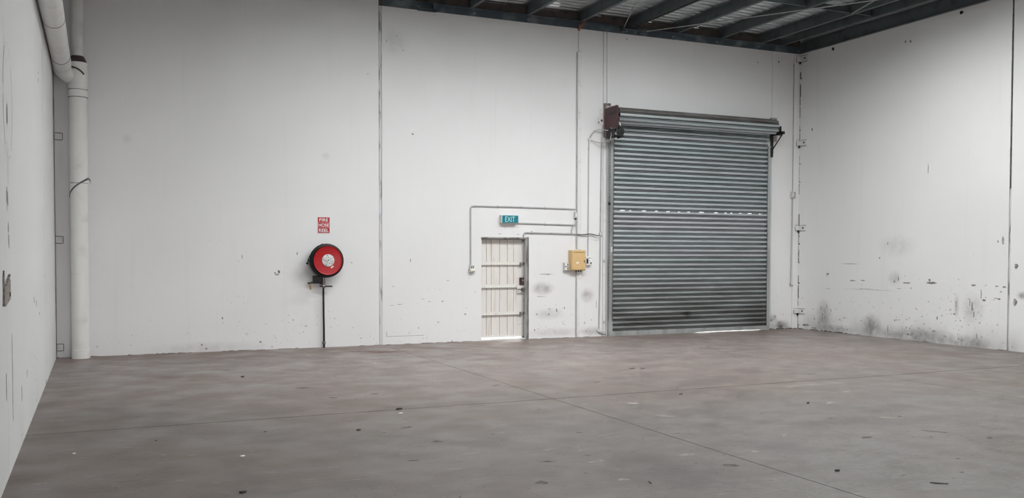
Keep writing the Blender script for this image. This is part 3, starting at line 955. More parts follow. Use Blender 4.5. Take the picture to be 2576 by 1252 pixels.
# ------------------------------------------------------------------ roller door (door_2)
rd = empty('door_2', (11.85, -0.05, 0))
tag(rd, 'grey galvanised steel roller door, closed, with hand chain', 'door', kind='structure')
CX0, CX1 = 9.80, 13.925
PITCHS = 0.1015
prof = [(0.075, 0.0), (0.075, 0.013), (-0.022, 0.0145), (-0.026, 0.019), (-0.022, 0.0235), (0.075, 0.025), (0.075, 0.041), (-0.026, 0.043), (-0.034, 0.052), (-0.037, 0.066),
        (-0.036, 0.082), (-0.030, 0.0985), (0.075, 0.1015)]


def slat_mesh(slits=False):
    m = MB()
    L = (CX1 - CX0) / 2
    n = len(prof)
    if not slits:
        m.add([(-L, p[0], p[1]) for p in prof] + [(L, p[0], p[1]) for p in prof], [(i, i + 1, n + i + 1, n + i) for i in range(n - 1)])
    else:
        q = [(0.075, 0.0045)] + prof[1:]
        n = len(q)
        m.add([(-L, p[0], p[1]) for p in q] + [(L, p[0], p[1]) for p in q], [(i, i + 1, n + i + 1, n + i) for i in range(n - 1)])
        x = -L
        k = 0
        rs = random.Random(2)
        while x < L:
            w = rs.uniform(0.10, 0.30) if k % 2 == 0 else rs.uniform(0.04, 0.12)
            xe = min(x + w, L)
            if k % 2 == 0:
                m.add([(x, 0.075, 0), (xe, 0.075, 0), (xe, 0.075, 0.0045), (x, 0.075, 0.0045)], [(0, 1, 2, 3)])
            x = xe
            k += 1
    return m


base_slat = slat_mesh().build('slat', M['slat'], rd)
midx = (CX0 + CX1) / 2
SY = -0.028
nsl = 44
for i in range(nsl):
    lean = max(0.0, 0.105 + i * PITCHS - 4.12) * 0.20           # the curtain leans out to meet the drum
    loc = (midx - rd.location.x, SY - lean - rd.location.y, 0.105 + i * PITCHS)
    if i == 25:
        o = slat_mesh(True).build('slat', M['slat'], rd, label='slat pierced by a row of light slits')
        o.location = loc
    elif i == 0:
        base_slat.location = loc
    else:
        copy_of(base_slat, rd, loc)
# the rolled-up part on its drum
dusty = base_slat.data.copy()
dusty.materials.clear()
dusty.materials.append(M['dusty_slat'])
AXY, AXZ, RR = -0.265, 4.585, 0.135
nr = 9
for i in range(nr):
    th = 2 * math.pi * i / nr + 0.12
    # slat's outward side is -y in its own frame; turn it about x
    c = copy_of(base_slat, rd, None, None)
    if i in (7, 8):       # settled brown dust on top of the roll
        c.data = dusty
    ch = PITCHS * 1.03
    rot = Matrix.Rotation(th, 4, 'X')
    pv = rot @ Vector((0, -RR * 0.97, -ch / 2))
    c.location = (midx - rd.location.x, AXY + pv.y - rd.location.y, AXZ + pv.z)
    c.rotation_euler = (th, 0, 0)
drum = P(MB().cyl((CX0 + 0.01, AXY, AXZ), (CX1 - 0.01, AXY, AXZ), RR - 0.09, 28), 'drum', M['black'], rd, True)
P(MB().cyl((CX0 - 0.12, AXY, AXZ), (CX1 + 0.16, AXY, AXZ), 0.03, 14), 'axle', M['black'], rd, True)
# bottom rail, lifted a little off the floor towards the right
P(MB().prism([(CX0, 0.001), (11.9, 0.003), (12.0, 0.012), (12.3, 0.019), (13.3, 0.019), (13.85, 0.013), (CX1, 0.004), (CX1, 0.105), (CX0, 0.105)], 'y', SY - 0.045, SY + 0.085), 'bottom_rail', M['galv'], rd)
P(MB().box(11.95, 12.16, SY - 0.052, SY - 0.0455, 0.03, 0.085).cyl((12.05, SY - 0.07, 0.06), (12.05, SY - 0.0455, 0.06), 0.012, 8), 'slide_lock', M['galv'], rd)
# guides
P(MB().box(9.752, 9.838, -0.012, -0.0005, 0, 4.16).box(9.752, 9.760, -0.095, -0.012, 0, 4.16).box(9.760, 9.838, -0.095, -0.088, 0, 4.16).box(9.832, 9.838, -0.088, -0.075, 0, 4.16),
  'guide', M['galv'], rd)
P(MB().box(13.892, 13.968, -0.012, -0.0005, 0, 4.18).box(13.960, 13.968, -0.095, -0.012, 0, 4.18).box(13.892, 13.960, -0.095, -0.088, 0, 4.18).box(13.892, 13.898, -0.088, -0.075, 0, 4.18),
  'guide', M['galv'], rd)
P(MB().box(9.79, 9.83, -0.099, -0.0955, 1.77, 1.88), 'guide_sticker', M['white'], rd)
# wall plates behind the brackets
P(MB().box(9.655, 9.80, -0.05, -0.0005, 4.16, 4.86), 'mounting_plate', M['maroon_pale'], rd)
P(MB().box(9.655, 9.815, -0.12, -0.05, 4.74, 4.80), 'mounting_lug', M['dusty_grey'], rd)
P(MB().bbox(9.505, 9.64, -0.012, -0.0005, 4.42, 4.56, 0.004), 'mounting_tab', M['painted_metal'], rd)
P(MB().bbox(9.555, 9.64, -0.012, -0.0005, 4.62, 4.75, 0.004), 'mounting_tab', M['painted_metal'], rd)
P(MB().cyl((9.53, -0.022, 4.455), (9.53, -0.012, 4.455), 0.016, 8).cyl((9.60, -0.026, 4.50), (9.60, -0.012, 4.50), 0.022, 8), 'anchor_bolt', M['knob'], rd)
P(MB().bbox(14.005, 14.165, -0.06, -0.0005, 4.30, 4.83, 0.004), 'mounting_plate', M['dusty_grey'], rd)
P(MB().box(13.995, 14.075, -0.03, -0.0005, 4.02, 4.30).box(14.10, 14.19, -0.02, -0.0005, 4.30, 4.42), 'mounting_plate', M['painted_metal'], rd)
# left end plate, red oxide, with a slot and a rounded outer corner
pl = [(-0.05, 4.34), (-0.10, 4.30), (-0.50, 4.30), (-0.56, 4.33), (-0.585, 4.38), (-0.585, 4.69), (-0.565, 4.735), (-0.53, 4.75), (-0.05, 4.74)]
epl = P(MB().prism(pl, 'x', 9.655, 9.668), 'end_plate', M['maroon'], rd, False, 'dark red end plate of the roller door')
P(MB().prism([(-0.22, 4.625), (-0.50, 4.645), (-0.525, 4.615), (-0.50, 4.590), (-0.22, 4.575), (-0.19, 4.60)], 'x', 9.652, 9.6545), 'plate_slot', M['black'], epl)
P(MB().box(9.668, 9.76, -0.13, -0.052, 4.16, 4.34), 'mounting_plate', M['maroon_pale'], rd)
# hand-chain gear below the plate
P(MB().lathe([(0.0, 0), (0.080, 0.0), (0.086, 0.012), (0.086, 0.075), (0.076, 0.085), (0.0, 0.086)], (9.742, -0.47, 4.222), (0.35, -1, -0.05), 24), 'motor_cap', M['dark_plastic'], rd, True)
P(MB().cyl((9.70, -0.50, 4.225), (9.70, -0.44, 4.175), 0.034, 14).cyl((9.69, -0.50, 4.235), (9.69, -0.53, 4.25), 0.016, 10), 'capacitor', M['galv'], rd, True)
P(MB().bbox(9.66, 9.80, -0.42, -0.14, 4.13, 4.29, 0.02).lathe([(0.0, 0), (0.085, 0), (0.085, 0.05), (0.0, 0.05)], (9.70, -0.20, 4.19), (-1, 0, 0), 20).cyl((9.69, -0.2, 4.29), (9.69, -0.2, 4.36), 0.03, 10).prism(
    [(9.70, 4.14), (9.80, 4.14), (9.80, 4.10), (9.93, 4.13), (9.90, 4.165), (9.80, 4.2), (9.70, 4.2)], 'y', -0.40, -0.30), 'gearbox', M['black'], rd, True)
P(MB().tube([(9.66, -0.30, 4.31), (9.69, -0.36, 4.34), (9.70, -0.44, 4.345), (9.705, -0.50, 4.375), (9.71, -0.56, 4.38), (9.715, -0.575, 4.33)], 0.014, 8), 'release_lever', M['painted_metal'], rd, True)
P(MB().tube([(9.67, -0.29, 4.24), (9.66, -0.31, 4.16), (9.65, -0.28, 4.07), (9.655, -0.2, 4.03)], 0.012, 8), 'motor_lead', M['conduit'], rd, True)
# right bracket: black arm and strut
P(MB().box(13.99, 14.06, -0.44, -0.0605, 4.415, 4.475).box(13.99, 14.06, -0.0605, -0.031, 4.02, 4.60).tube([(14.03, -0.40, 4.42), (14.03, -0.065, 4.10)], 0.013, 6).box(
    13.96, 14.05, -0.34, -0.28, 4.40, 4.60), 'end_bracket', M['black'], rd)
P(MB().box(13.95, 14.02, -0.10, -0.031, 3.93, 4.14), 'guide_funnel', M['black'], rd)
# hand chain: two hanging strands of links
lv, lf = [], []
m = MB()
for (xa, xb, yy, ztop, zbot) in ((9.748, 9.716, -0.125, 4.14, 0.30), (9.834, 9.806, -0.135, 4.14, 0.30)):
    n = int((ztop - zbot) / 0.036)
    for k in range(n):
        zz = ztop - 0.036 * (k + 0.5)
        xx = xa + (xb - xa) * (k + 0.5) / n
        ring = []
        for j in range(8):
            a = 2 * math.pi * j / 8
            du, dz = 0.011 * math.cos(a), 0.024 * math.sin(a)
            ring.append((xx + du, yy, zz + dz) if k % 2 == 0 else (xx + du * 0.6, yy + du * 0.8, zz + dz))
        ring.append(ring[0])
        m.tube(ring, 0.0042, 4)
o = P(m, 'hand_chain', M['knob'], rd)
o['kind'] = 'stuff'
P(MB().lathe([(0.0, 0), (0.02, 0.0), (0.028, 0.03), (0.02, 0.06), (0.0, 0.06)], (9.728, -0.13, 2.80), (0, 0, -1), 10), 'chain_knot', M['black'], rd, True)

# ------------------------------------------------------------------ downpipe in the left corner
dp = empty('downpipe', (-0.262, -0.2, 0))
tag(dp, 'large white plastic stormwater downpipe standing in the left corner', 'pipe')
CXP, CYP, RP = -0.262, -0.20, 0.134
P(MB().lathe([(RP + 0.006, 0.0), (RP + 0.006, 0.14), (RP, 0.145)], (CXP, CYP, 0), (0, 0, 1), 36), 'base_collar', M['pvc'], dp, True)
P(MB().cyl((CXP, CYP, 0.146), (CXP, CYP, 4.25), RP, 36), 'lower_pipe', M['pvc'], dp, True)
P(MB().lathe([(RP + 0.001, 4.24), (RP + 0.010, 4.245), (RP + 0.010, 4.355), (RP + 0.004, 4.36), (RP + 0.004, 4.39)], (CXP, CYP, 0), (0, 0, 1), 36), 'coupling', M['pvc'], dp, True)
# y-junction body, open socket on top
P(MB().lathe([(RP + 0.012, 4.39), (RP + 0.012, 4.80), (RP + 0.004, 4.80), (RP + 0.004, 4.70)], (CXP, CYP, 0), (0, 0, 1), 36), 'junction', M['pvc'], dp, True)
P(MB().lathe([(RP + 0.010, 4.80), (RP + 0.004, 4.815), (0.098, 4.905), (0.092, 4.91)], (CXP, CYP + 0.02, 0), (0, 0, 1), 36), 'reducer', M['reducer'], dp, True, 'dark rubber reducer cone')
arc = []
for k in range(9):
    an = math.radians(-128 + 9.5 * k)
    arc.append((CXP + (RP + 0.016) * math.cos(an), CYP + (RP + 0.016) * math.sin(an), 4.705 - 0.0016 * k * k))
P(MB().tube(arc, 0.013, 7), 'junction_crescent', M['reducer'], dp, True)  # dark curved strip across the front of the junction
P(MB().cyl((CXP + 0.0, CYP + 0.04, 4.72), (CXP, CYP + 0.04, 6.66), 0.090, 30), 'upper_pipe', M['pvc'], dp, True)
# branch: bends from the stack to run along the left wall
PZc, PXc = 4.725, -0.483
path = [(CXP + 0.06, CYP, 4.545), (CXP, CYP, 4.55), (-0.33, CYP, 4.57)]
for k in range(1, 11):          # quarter turn on to the line of the wall pipe
    an = math.radians(90 + 9 * k)
    path.append((-0.33 + 0.153 * math.cos(an), CYP - 0.153 + 0.153 * math.sin(an), 4.57 + 0.012 * k))
path += [(PXc, -0.41, 4.71), (PXc, -0.50, PZc)]
P(MB().tube(path, RP, 32), 'branch_bend', M['pvc'], dp, True)
P(MB().lathe([(RP, 0.46), (RP + 0.004, 0.465), (RP + 0.004, 1.08), (RP, 1.085)], (PXc, 0, PZc), (0, -1, 0), 36), 'coupling', M['pvc'], dp, True)
P(MB().cyl((PXc, -0.46, PZc), (PXc, -15.5, PZc), RP, 36), 'wall_pipe', M['pvc'], dp, True)
P(MB().lathe([(RP, 3.55), (RP + 0.003, 3.553), (RP + 0.003, 3.565), (RP, 3.568)], (PXc, 0, PZc), (0, -1, 0), 36), 'pipe_seam', M['pvc_inside'], dp, True)
for yy in (0.455, 1.09):
    P(MB().lathe([(RP, yy), (RP + 0.0045, yy), (RP + 0.0045, yy + 0.010), (RP, yy + 0.010)], (PXc, 0, PZc), (0, -1, 0), 36), 'pipe_seam', M['pvc_inside'], dp, True)
for zz in (4.238, 4.362):
    P(MB().lathe([(RP, zz), (RP + 0.0107, zz), (RP + 0.0107, zz + 0.004), (RP, zz + 0.004)], (CXP, CYP, 0), (0, 0, 1), 36), 'pipe_seam', M['pvc_inside'], dp, True)
# sprung strap: a dark band slanting round the pipe with its end sticking out
m = MB()
st = []
for k in range(17):
    t = k / 16.0
    a = math.radians(170 + 200 * t)
    st.append((CXP + (RP + 0.006) * math.cos(a), CYP + (RP + 0.006) * math.sin(a), 2.62 + 0.32 * math.sin(t * 1.5)))
st.append((CXP + RP + 0.035, CYP + 0.04, 2.90))
st.append((CXP + RP + 0.03, CYP + 0.05, 2.86))
for k in range(len(st) - 1):
    a, b = st[k], st[k + 1]
    m.add([(a[0], a[1], a[2] - 0.016), (b[0], b[1], b[2] - 0.016), (b[0], b[1], b[2] + 0.016), (a[0], a[1], a[2] + 0.016)], [(0, 1, 2, 3)])
sm = P(m, 'sprung_strap', M['cable'], dp, False, 'dark strap sprung loose round the pipe')
md = sm.modifiers.new('thickness', 'SOLIDIFY')
md.thickness = 0.003
P(MB().lathe([(RP, 2.845), (RP + 0.002, 2.845), (RP + 0.002, 2.86), (RP, 2.86)], (CXP, CYP, 0), (0, 0, 1), 36), 'strap_mark', M['conduit'], dp, True)


# ------------------------------------------------------------------ panel fixing plates in the corners
def corner_plate(name, x0, x1, z0, z1, label, side):
    e = empty(name, (x0, 0, z0))
    if side == 'right':
        P(MB().bbox(x0, XR - 0.002, -0.022, -0.0065, z0, z1, 0.003), 'back_leaf', M['painted_metal'], e)
        P(MB().box(XR - 0.014, XR - 0.0005, -0.24, -0.022, z0 - 0.005, z1 - 0.008), 'side_leaf', M['painted_metal'], e)
        P(MB().cyl((XR - 0.014, -0.17, (z0 + z1) / 2), (XR - 0.026, -0.17, (z0 + z1) / 2), 0.018, 10), 'bolt', M['black'], e)
        for (za, zb) in ((z0 - 0.006, z0 - 0.001), (z1 + 0.001, z1 + 0.007)):  # dark strips put in as shadow lines along the plate edges
            P(MB().box(x0 - 0.004, XR - 0.002, -0.018, -0.0065, za, zb), 'shade_line', M['crack'], e)
            P(MB().box(XR - 0.012, XR - 0.0005, -0.246, -0.022, za - 0.006, zb - 0.007), 'shade_line', M['crack'], e)
        P(MB().box(x0 - 0.005, x0 - 0.001, -0.016, -0.0065, z0, z1 - 0.03), 'shade_line', M['crack'], e)
        P(MB().box(XR - 0.05, XR - 0.015, -0.045, -0.0225, z0 - 0.05, z0), 'weld_tab', M['black'], e)
    else:
        P(MB().bbox(x0, x1, -0.014, -0.0005, z0, z1, 0.003), 'back_leaf', M['painted_metal'], e)
        P(MB().box(x0, x1, -0.016, -0.0145, z0 - 0.006, z0 + 0.004), 'shade_line', M['crack'], e)  # dark strips outline this plate too, as painted shadow lines
        P(MB().box(x0, x1, -0.016, -0.0145, z1 - 0.004, z1 + 0.006), 'shade_line', M['crack'], e)
        P(MB().box(x1 + 0.0005, x1 + 0.008, -0.014, -0.0005, z0, z1), 'shade_line', M['crack'], e)
    tag(e, label, 'bracket', 'corner fixing plates')
    return e


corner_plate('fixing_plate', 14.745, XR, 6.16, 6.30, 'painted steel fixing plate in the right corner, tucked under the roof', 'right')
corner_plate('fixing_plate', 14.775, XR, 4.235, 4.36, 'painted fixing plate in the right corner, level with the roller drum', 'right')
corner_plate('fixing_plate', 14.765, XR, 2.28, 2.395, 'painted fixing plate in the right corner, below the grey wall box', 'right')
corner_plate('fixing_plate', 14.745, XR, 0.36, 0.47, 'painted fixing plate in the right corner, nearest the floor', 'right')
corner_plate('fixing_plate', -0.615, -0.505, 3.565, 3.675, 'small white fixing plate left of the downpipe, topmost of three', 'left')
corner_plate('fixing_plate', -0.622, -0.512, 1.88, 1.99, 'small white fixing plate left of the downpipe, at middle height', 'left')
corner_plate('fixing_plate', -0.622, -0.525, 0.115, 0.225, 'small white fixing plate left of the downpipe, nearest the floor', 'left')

# broken bracket stub on the left wall
e = empty('broken_bracket', (XL, -8.9, 1.31))
P(MB().prism([(-9.16, 1.335), (-9.06, 1.315), (-8.66, 1.35), (-8.65, 1.50), (-8.80, 1.52), (-9.10, 1.46)], 'x', XL + 0.0005, XL + 0.012), 'plate', M['brownblock'], e)
P(MB().prism([(-9.20, 1.32), (-9.16, 1.335), (-9.10, 1.46), (-9.14, 1.58), (-9.19, 1.52), (-9.17, 1.42)], 'x', XL + 0.0005, XL + 0.010), 'torn_edge', M['crack'], e)
P(MB().prism([(-9.08, 1.465), (-9.04, 1.47), (-8.70, 1.545), (-8.71, 1.53)], 'x', XL + 0.0005, XL + 0.016), 'torn_lip', M['crack'], e)
P(MB().cyl((XL + 0.012, -8.74, 1.39), (XL + 0.018, -8.74, 1.39), 0.018, 8), 'bolt', M['black'], e)
tag(e, 'broken brownish bracket plate fixed to the left wall near the frame edge', 'bracket')

# ------------------------------------------------------------------ fire hose reel
hr = empty('fire_hose_reel', (3.76, -0.02, 0))
tag(hr, 'red fire hose reel with coiled black hose on the back wall', 'hose reel')
HX, HZ = 3.79, 1.592
P(MB().lathe([(0.0, 0.262), (0.075, 0.262), (0.09, 0.266), (0.235, 0.272), (0.258, 0.285), (0.262, 0.298), (0.256, 0.303), (0.246, 0.296), (0.236, 0.292), (0.0, 0.292)],
             (HX, 0, HZ), (0, -1, 0), 48), 'front_disc', M['red'], hr, True, 'glossy red front disc')
P(MB().lathe([(0.0, 0.085), (0.265, 0.085), (0.27, 0.095), (0.265, 0.10), (0.0, 0.10)], (HX, 0, HZ), (0, -1, 0), 48), 'back_disc', M['rubber'], hr, True)
m = MB()
for (rr, yy) in ((0.280, 0.122), (0.288, 0.158), (0.290, 0.194), (0.286, 0.230), (0.272, 0.256)):
    ring = [(HX + rr * math.cos(2 * math.pi * k / 40), -yy, HZ + rr * math.sin(2 * math.pi * k / 40)) for k in range(41)]
    m.tube(ring, 0.019, 8)
P(m, 'hose_coil', M['rubber'], hr, True, 'coiled black rubber hose')
P(MB().lathe([(0.262, 0.10), (0.262, 0.262)], (HX, 0, HZ), (0, -1, 0), 40), 'hose_core', M['rubber'], hr, True)
P(MB().tube([(3.72, -0.20, 1.885), (3.62, -0.205, 1.835), (3.53, -0.21, 1.745), (3.485, -0.22, 1.66), (3.455, -0.225, 1.60)], 0.018, 10), 'hose_tail', M['rubber'], hr, True)
nz = P(MB().cyl((3.458, -0.225, 1.605), (3.435, -0.228, 1.545), 0.014, 12, 0.011).cyl((3.437, -0.228, 1.55), (3.428, -0.229, 1.528), 0.024, 12), 'nozzle', M['rubber'], hr, True)
P(MB().cyl((3.466, -0.242, 1.628), (3.462, -0.242, 1.616), 0.010, 8), 'nozzle_ring', M['galv'], nz)
hub = P(MB().lathe([(0.112, 0.2925), (0.112, 0.302), (0.104, 0.307), (0.0, 0.309)], (HX + 0.005, 0, HZ + 0.005), (0, -1, 0), 36), 'hub', M['hub'], hr, True, 'white hub plate with grey printing')
hx, hz = HX + 0.005, HZ + 0.005
for k in range(5):
    a = math.radians(100 + 72 * k)
    px, pz = hx + 0.092 * math.cos(a), hz + 0.092 * math.sin(a)
    P(MB().cyl((px, -0.306, pz), (px, -0.312, pz), 0.008, 8), 'hub_screw', M['black'], hub)
m = MB()
rk = random.Random(3)
for k in range(7):
    a0 = math.radians(20 + 51 * k)
    a1 = a0 + math.radians(30)
    ra, rb = rk.uniform(0.035, 0.045), rk.uniform(0.06, 0.078)
    q = [(hx + r * math.cos(a), hz + r * math.sin(a)) for (r, a) in ((ra, a0), (rb, a0 + 0.1), (rb, a1), (ra, a1 - 0.15))]
    m.prism(q, 'y', -0.3075, -0.3095)
P(m, 'hub_print', M['hub_mark'], hub)
P(MB().prism([(hx - 0.024, hz - 0.016), (hx - 0.016, hz - 0.022), (hx + 0.024, hz + 0.012), (hx + 0.016, hz + 0.020)], 'y', -0.309, -0.3105), 'hub_slot', M['black'], hub)
P(MB().prism([(hx + 0.04, hz - 0.128), (hx + 0.06, hz - 0.145), (hx + 0.105, hz - 0.112), (hx + 0.085, hz - 0.095)], 'y', -0.2925, -0.2945), 'small_label', M['label'], hr)
P(MB().bbox(3.575, 3.735, -0.11, -0.0005, 1.175, 1.315, 0.01).box(3.70, 3.78, -0.10, -0.0005, 1.16, 1.60).cyl((HX, -0.10, HZ), (HX, -0.001, HZ), 0.05, 16), 'wall_bracket', M['dark_plastic'], hr)
P(MB().tube([(3.70, -0.13, 1.19), (3.60, -0.20, 1.205), (3.50, -0.25, 1.197)], 0.007, 6).tube([(3.525, -0.24, 1.200), (3.44, -0.25, 1.185)], 0.017, 8), 'guide_arm', M['rubber'], hr, True)
P(MB().lathe([(0.0, 0), (0.021, 0.0), (0.025, 0.05), (0.019, 0.105), (0.0, 0.108)], (3.482, -0.25, 1.178), (0.03, 0, -1), 12), 'wooden_handle', M['tan'], hr, True, 'tan wooden handle hanging from the guide arm')
P(MB().cyl((3.752, -0.11, 1.30), (3.752, -0.11, 1.21), 0.022, 12).cyl((3.752, -0.11, 1.215), (3.752, -0.11, 1.175), 0.036, 8).cyl((3.75, -0.11, 1.18), (3.75, -0.11, 1.09), 0.024, 12).lathe(
    [(0.0, 0), (0.036, 0.0), (0.036, 0.05), (0.0, 0.05)], (3.725, -0.11, 1.128), (1, 0, 0), 12), 'stop_valve', M['knob'], hr, True)
P(MB().cyl((3.77, -0.13, 1.128), (3.905, -0.14, 1.122), 0.011, 8).cyl((3.725, -0.12, 1.128), (3.68, -0.12, 1.126), 0.012, 8), 'valve_lever', M['rubber'], hr, True)
P(MB().tube([(3.75, -0.11, 1.10), (3.752, -0.09, 1.0), (3.758, -0.075, 0.6), (3.764, -0.07, 0.3), (3.766, -0.07, 0.0)], 0.0165, 12), 'supply_pipe', M['rubber'], hr, True)
P(MB().lathe([(0.0, 0), (0.026, 0), (0.028, 0.02), (0.026, 0.06), (0.0, 0.06)], (3.765, -0.07, 0.06), (0, 0, 1), 12).box(3.75, 3.78, -0.07, -0.0005, 0.085, 0.10), 'pipe_clip', M['knob'], hr, True)

# its sign
sg = empty('fire_hose_sign', (3.78, 0, 2.09))
tag(sg, 'red and white FIRE HOSE REEL sign above the hose reel', 'sign')
spl = P(MB().bbox(3.662, 3.902, -0.006, -0.0005, 2.085, 2.395, 0.002), 'sign_plate', M['white'], sg)
for za in (2.098, 2.194, 2.290):
    P(MB().box(3.674, 3.890, -0.0072, -0.006, za, za + 0.092), 'red_field', M['sign_red'], spl)
for (s, w, zc) in (('FIRE', 0.160, 2.336), ('HOSE', 0.192, 2.240), ('REEL', 0.182, 2.144)):
    o = text_mesh(s, w, 0.060, 0.022, 'lettering', M['white'], sg, 3.782, -0.0072, zc)
    o.location -= sg.location

# ------------------------------------------------------------------ exit sign
ex = empty('exit_sign', (7.47, 0, 2.325))
tag(ex, 'teal EXIT sign box on the wall above the cream door', 'sign')
P(MB().bbox(7.290, 7.655, -0.085, -0.0005, 2.325, 2.487, 0.004), 'housing', M['exit_case'], ex)
P(MB().bbox(7.288, 7.657, -0.104, -0.086, 2.335, 2.489, 0.003), 'diffuser', M['exit_edge'], ex)
P(MB().box(7.306, 7.652, -0.1065, -0.1045, 2.340, 2.480), 'face', M['teal'], ex)
o = text_mesh('EXIT', 0.212, 0.104, 0.0, 'lettering', M['exit_text'], ex, 7.474, -0.1065, 2.409)
o.location -= ex.location

# ------------------------------------------------------------------ conduits


def conduit(name, path, r, mat, label, cat='conduit', saddles=(), group=None, n=10):
    p0 = path[0]
    e = empty(name, p0)
    P(MB().tube(path, r, n), 'run', mat, e, True)
    for (x, z) in saddles:
        P(MB().bbox(x - 0.012, x + 0.012, -0.012, -0.0005, z - r - 0.02, z + r + 0.02, 0.002), 'saddle', M['grey_plastic'], e)
    tag(e, label, cat, group)
    return e


CR = 0.0135
CYc = -0.016
conduit('conduit', [(6.672, CYc, 1.49), (6.668, CYc, 2.58), (6.673, CYc, 2.62), (6.692, CYc, 2.648), (6.73, CYc, 2.657), (7.84, CYc, 2.657), (8.985, CYc, 2.645)], CR, M['conduit'],
        'pale conduit rising from the wall socket and turning right above the exit sign', saddles=((7.25, 2.657), (8.3, 2.652)))
conduit('conduit', [(7.655, CYc, 2.336), (8.99, CYc, 2.318)], CR, M['conduit'], 'straight pale conduit running right from the exit sign', saddles=((8.3, 2.327),))
conduit('conduit', [(7.818, CYc, 2.056), (7.812, CYc, 2.075), (7.812, CYc, 2.10), (7.828, CYc, 2.135), (7.865, CYc, 2.148), (8.85, CYc, 2.136), (8.995, CYc, 2.131)], CR + 0.002, M['conduit'],
        'pale conduit hooking up from the top right of the exit door frame', saddles=((8.0, 2.147),))
conduit('cable', [(9.01, -0.045, 2.130), (9.10, -0.048, 2.118), (9.2, -0.042, 2.124), (9.303, -0.042, 2.140), (9.40, -0.042, 2.128), (9.48, -0.044, 2.108), (9.535, -0.044, 2.108)], 0.011,
        M['cable'], 'sagging dark cable between the white trunking and the round junction box', 'cable')
conduit('cable', [(9.40, -0.07, 2.100), (9.45, -0.075, 2.075), (9.50, -0.07, 2.066), (9.535, -0.06, 2.08)], 0.008, M['painted_metal'],
        'short white cable loop drooping below the round junction box', 'cable')
conduit('cable', [(8.990, -0.045, 2.433), (8.986, -0.046, 2.40), (8.968, -0.046, 2.34), (8.925, -0.046, 2.29), (8.898, -0.046, 2.25), (8.889, -0.046, 2.20), (8.889, -0.046, 2.15)], 0.010, M['conduit'],
        'curved white flex below the small isolator switch', 'cable')
conduit('conduit', [(9.300, CYc, 4.06), (9.296, CYc, 3.5), (9.288, CYc, 1.66)], 0.009, M['conduit'], 'thin conduit dropping from the cable loop to the black-and-white switch',
        saddles=((9.299, 3.9),))
longc = conduit('conduit', [(9.622, CYc, 4.40), (9.600, CYc, 4.10), (9.585, CYc, 2.4), (9.575, CYc, 1.2), (9.556, CYc, 0.16), (9.560, CYc, 0.10), (9.585, CYc, 0.07), (9.64, CYc, 0.06), (9.72, CYc, 0.055)],
        CR, M['conduit'], 'long conduit with a round junction box beside the roller door')
conduit('conduit', [(14.675, CYc, 6.1), (14.672, CYc, 5.2), (14.668, CYc, 3.17)], 0.008, M['conduit'], 'thin conduit above the grey wall box in the right corner')
conduit('conduit', [(14.665, CYc, 3.03), (14.655, CYc, 2.0), (14.640, CYc, 1.06)], 0.011, M['conduit'], 'thin conduit below the grey wall box in the right corner', saddles=((14.64, 1.02),))
conduit('cable', [(9.322, -0.02, 4.125), (9.34, -0.04, 4.19), (9.40, -0.06, 4.27), (9.49, -0.08, 4.30), (9.60, -0.14, 4.29), (9.67, -0.20, 4.27)], 0.010, M['conduit'],
        'grey cable arching up from the wall to the roller door motor', 'cable')
conduit('cable', [(9.342, -0.02, 4.085), (9.39, -0.05, 4.06), (9.48, -0.09, 4.03), (9.57, -0.14, 4.025), (9.64, -0.18, 4.06), (9.68, -0.2, 4.13)], 0.010, M['conduit'],
        'grey cable sagging from the wall to the underside of the roller door motor', 'cable')
# round junction boxes / cable knots


def disc(x, z, r, h):
    return MB().lathe([(r, 0.0005), (r, h), (r * 0.85, h + 0.006), (0, h + 0.007)], (x, 0, z), (0, -1, 0), 18)


P(disc(9.595, 2.142, 0.045, 0.03), 'junction_box', M['grey_plastic'], longc, True, 'round white junction box')
P(disc(9.545, 0.125, 0.04, 0.03), 'end_cap', M['grey_plastic'], longc, True)
P(disc(9.655, 0.085, 0.04, 0.035), 'end_cap', M['grey_plastic'], longc, True)
o = disc(9.300, 4.092, 0.026, 0.004).build('cable_clamp', M['grey_plastic'], None, True)
tag(o, 'small white clamp where two cables leave the wall', 'clamp')

# vertical trunking with dark conduit on its left, above and below the switchboard
tk = empty('trunking', (9.06, 0, 0))
tag(tk, 'white vertical cable trunking rising behind the yellow switchboard to the roof', 'trunking')
P(MB().bbox(9.035, 9.115, -0.022, -0.0005, 1.817, 5.87, 0.003), 'cover', M['painted_metal'], tk)
P(MB().bbox(9.030, 9.088, -0.022, -0.001, 0.003, 1.345, 0.003), 'cover', M['painted_metal'], tk)
P(MB().tube([(9.016, -0.016, 0.003), (9.019, -0.016, 1.345)], 0.014, 8).tube([(9.018, -0.016, 1.817), (9.020, -0.016, 5.86)], 0.014, 8), 'conduit', M['conduit'], tk, True)
P(MB().bbox(9.075, 9.115, -0.03, -0.0005, 1.23, 1.32, 0.003), 'end_cap', M['white'], tk)
P(MB().tube([(9.055, -0.014, 5.871), (9.058, -0.014, 6.1), (9.062, -0.014, 6.28)], 0.012, 8), 'cable', M['painted_metal'], tk, True)

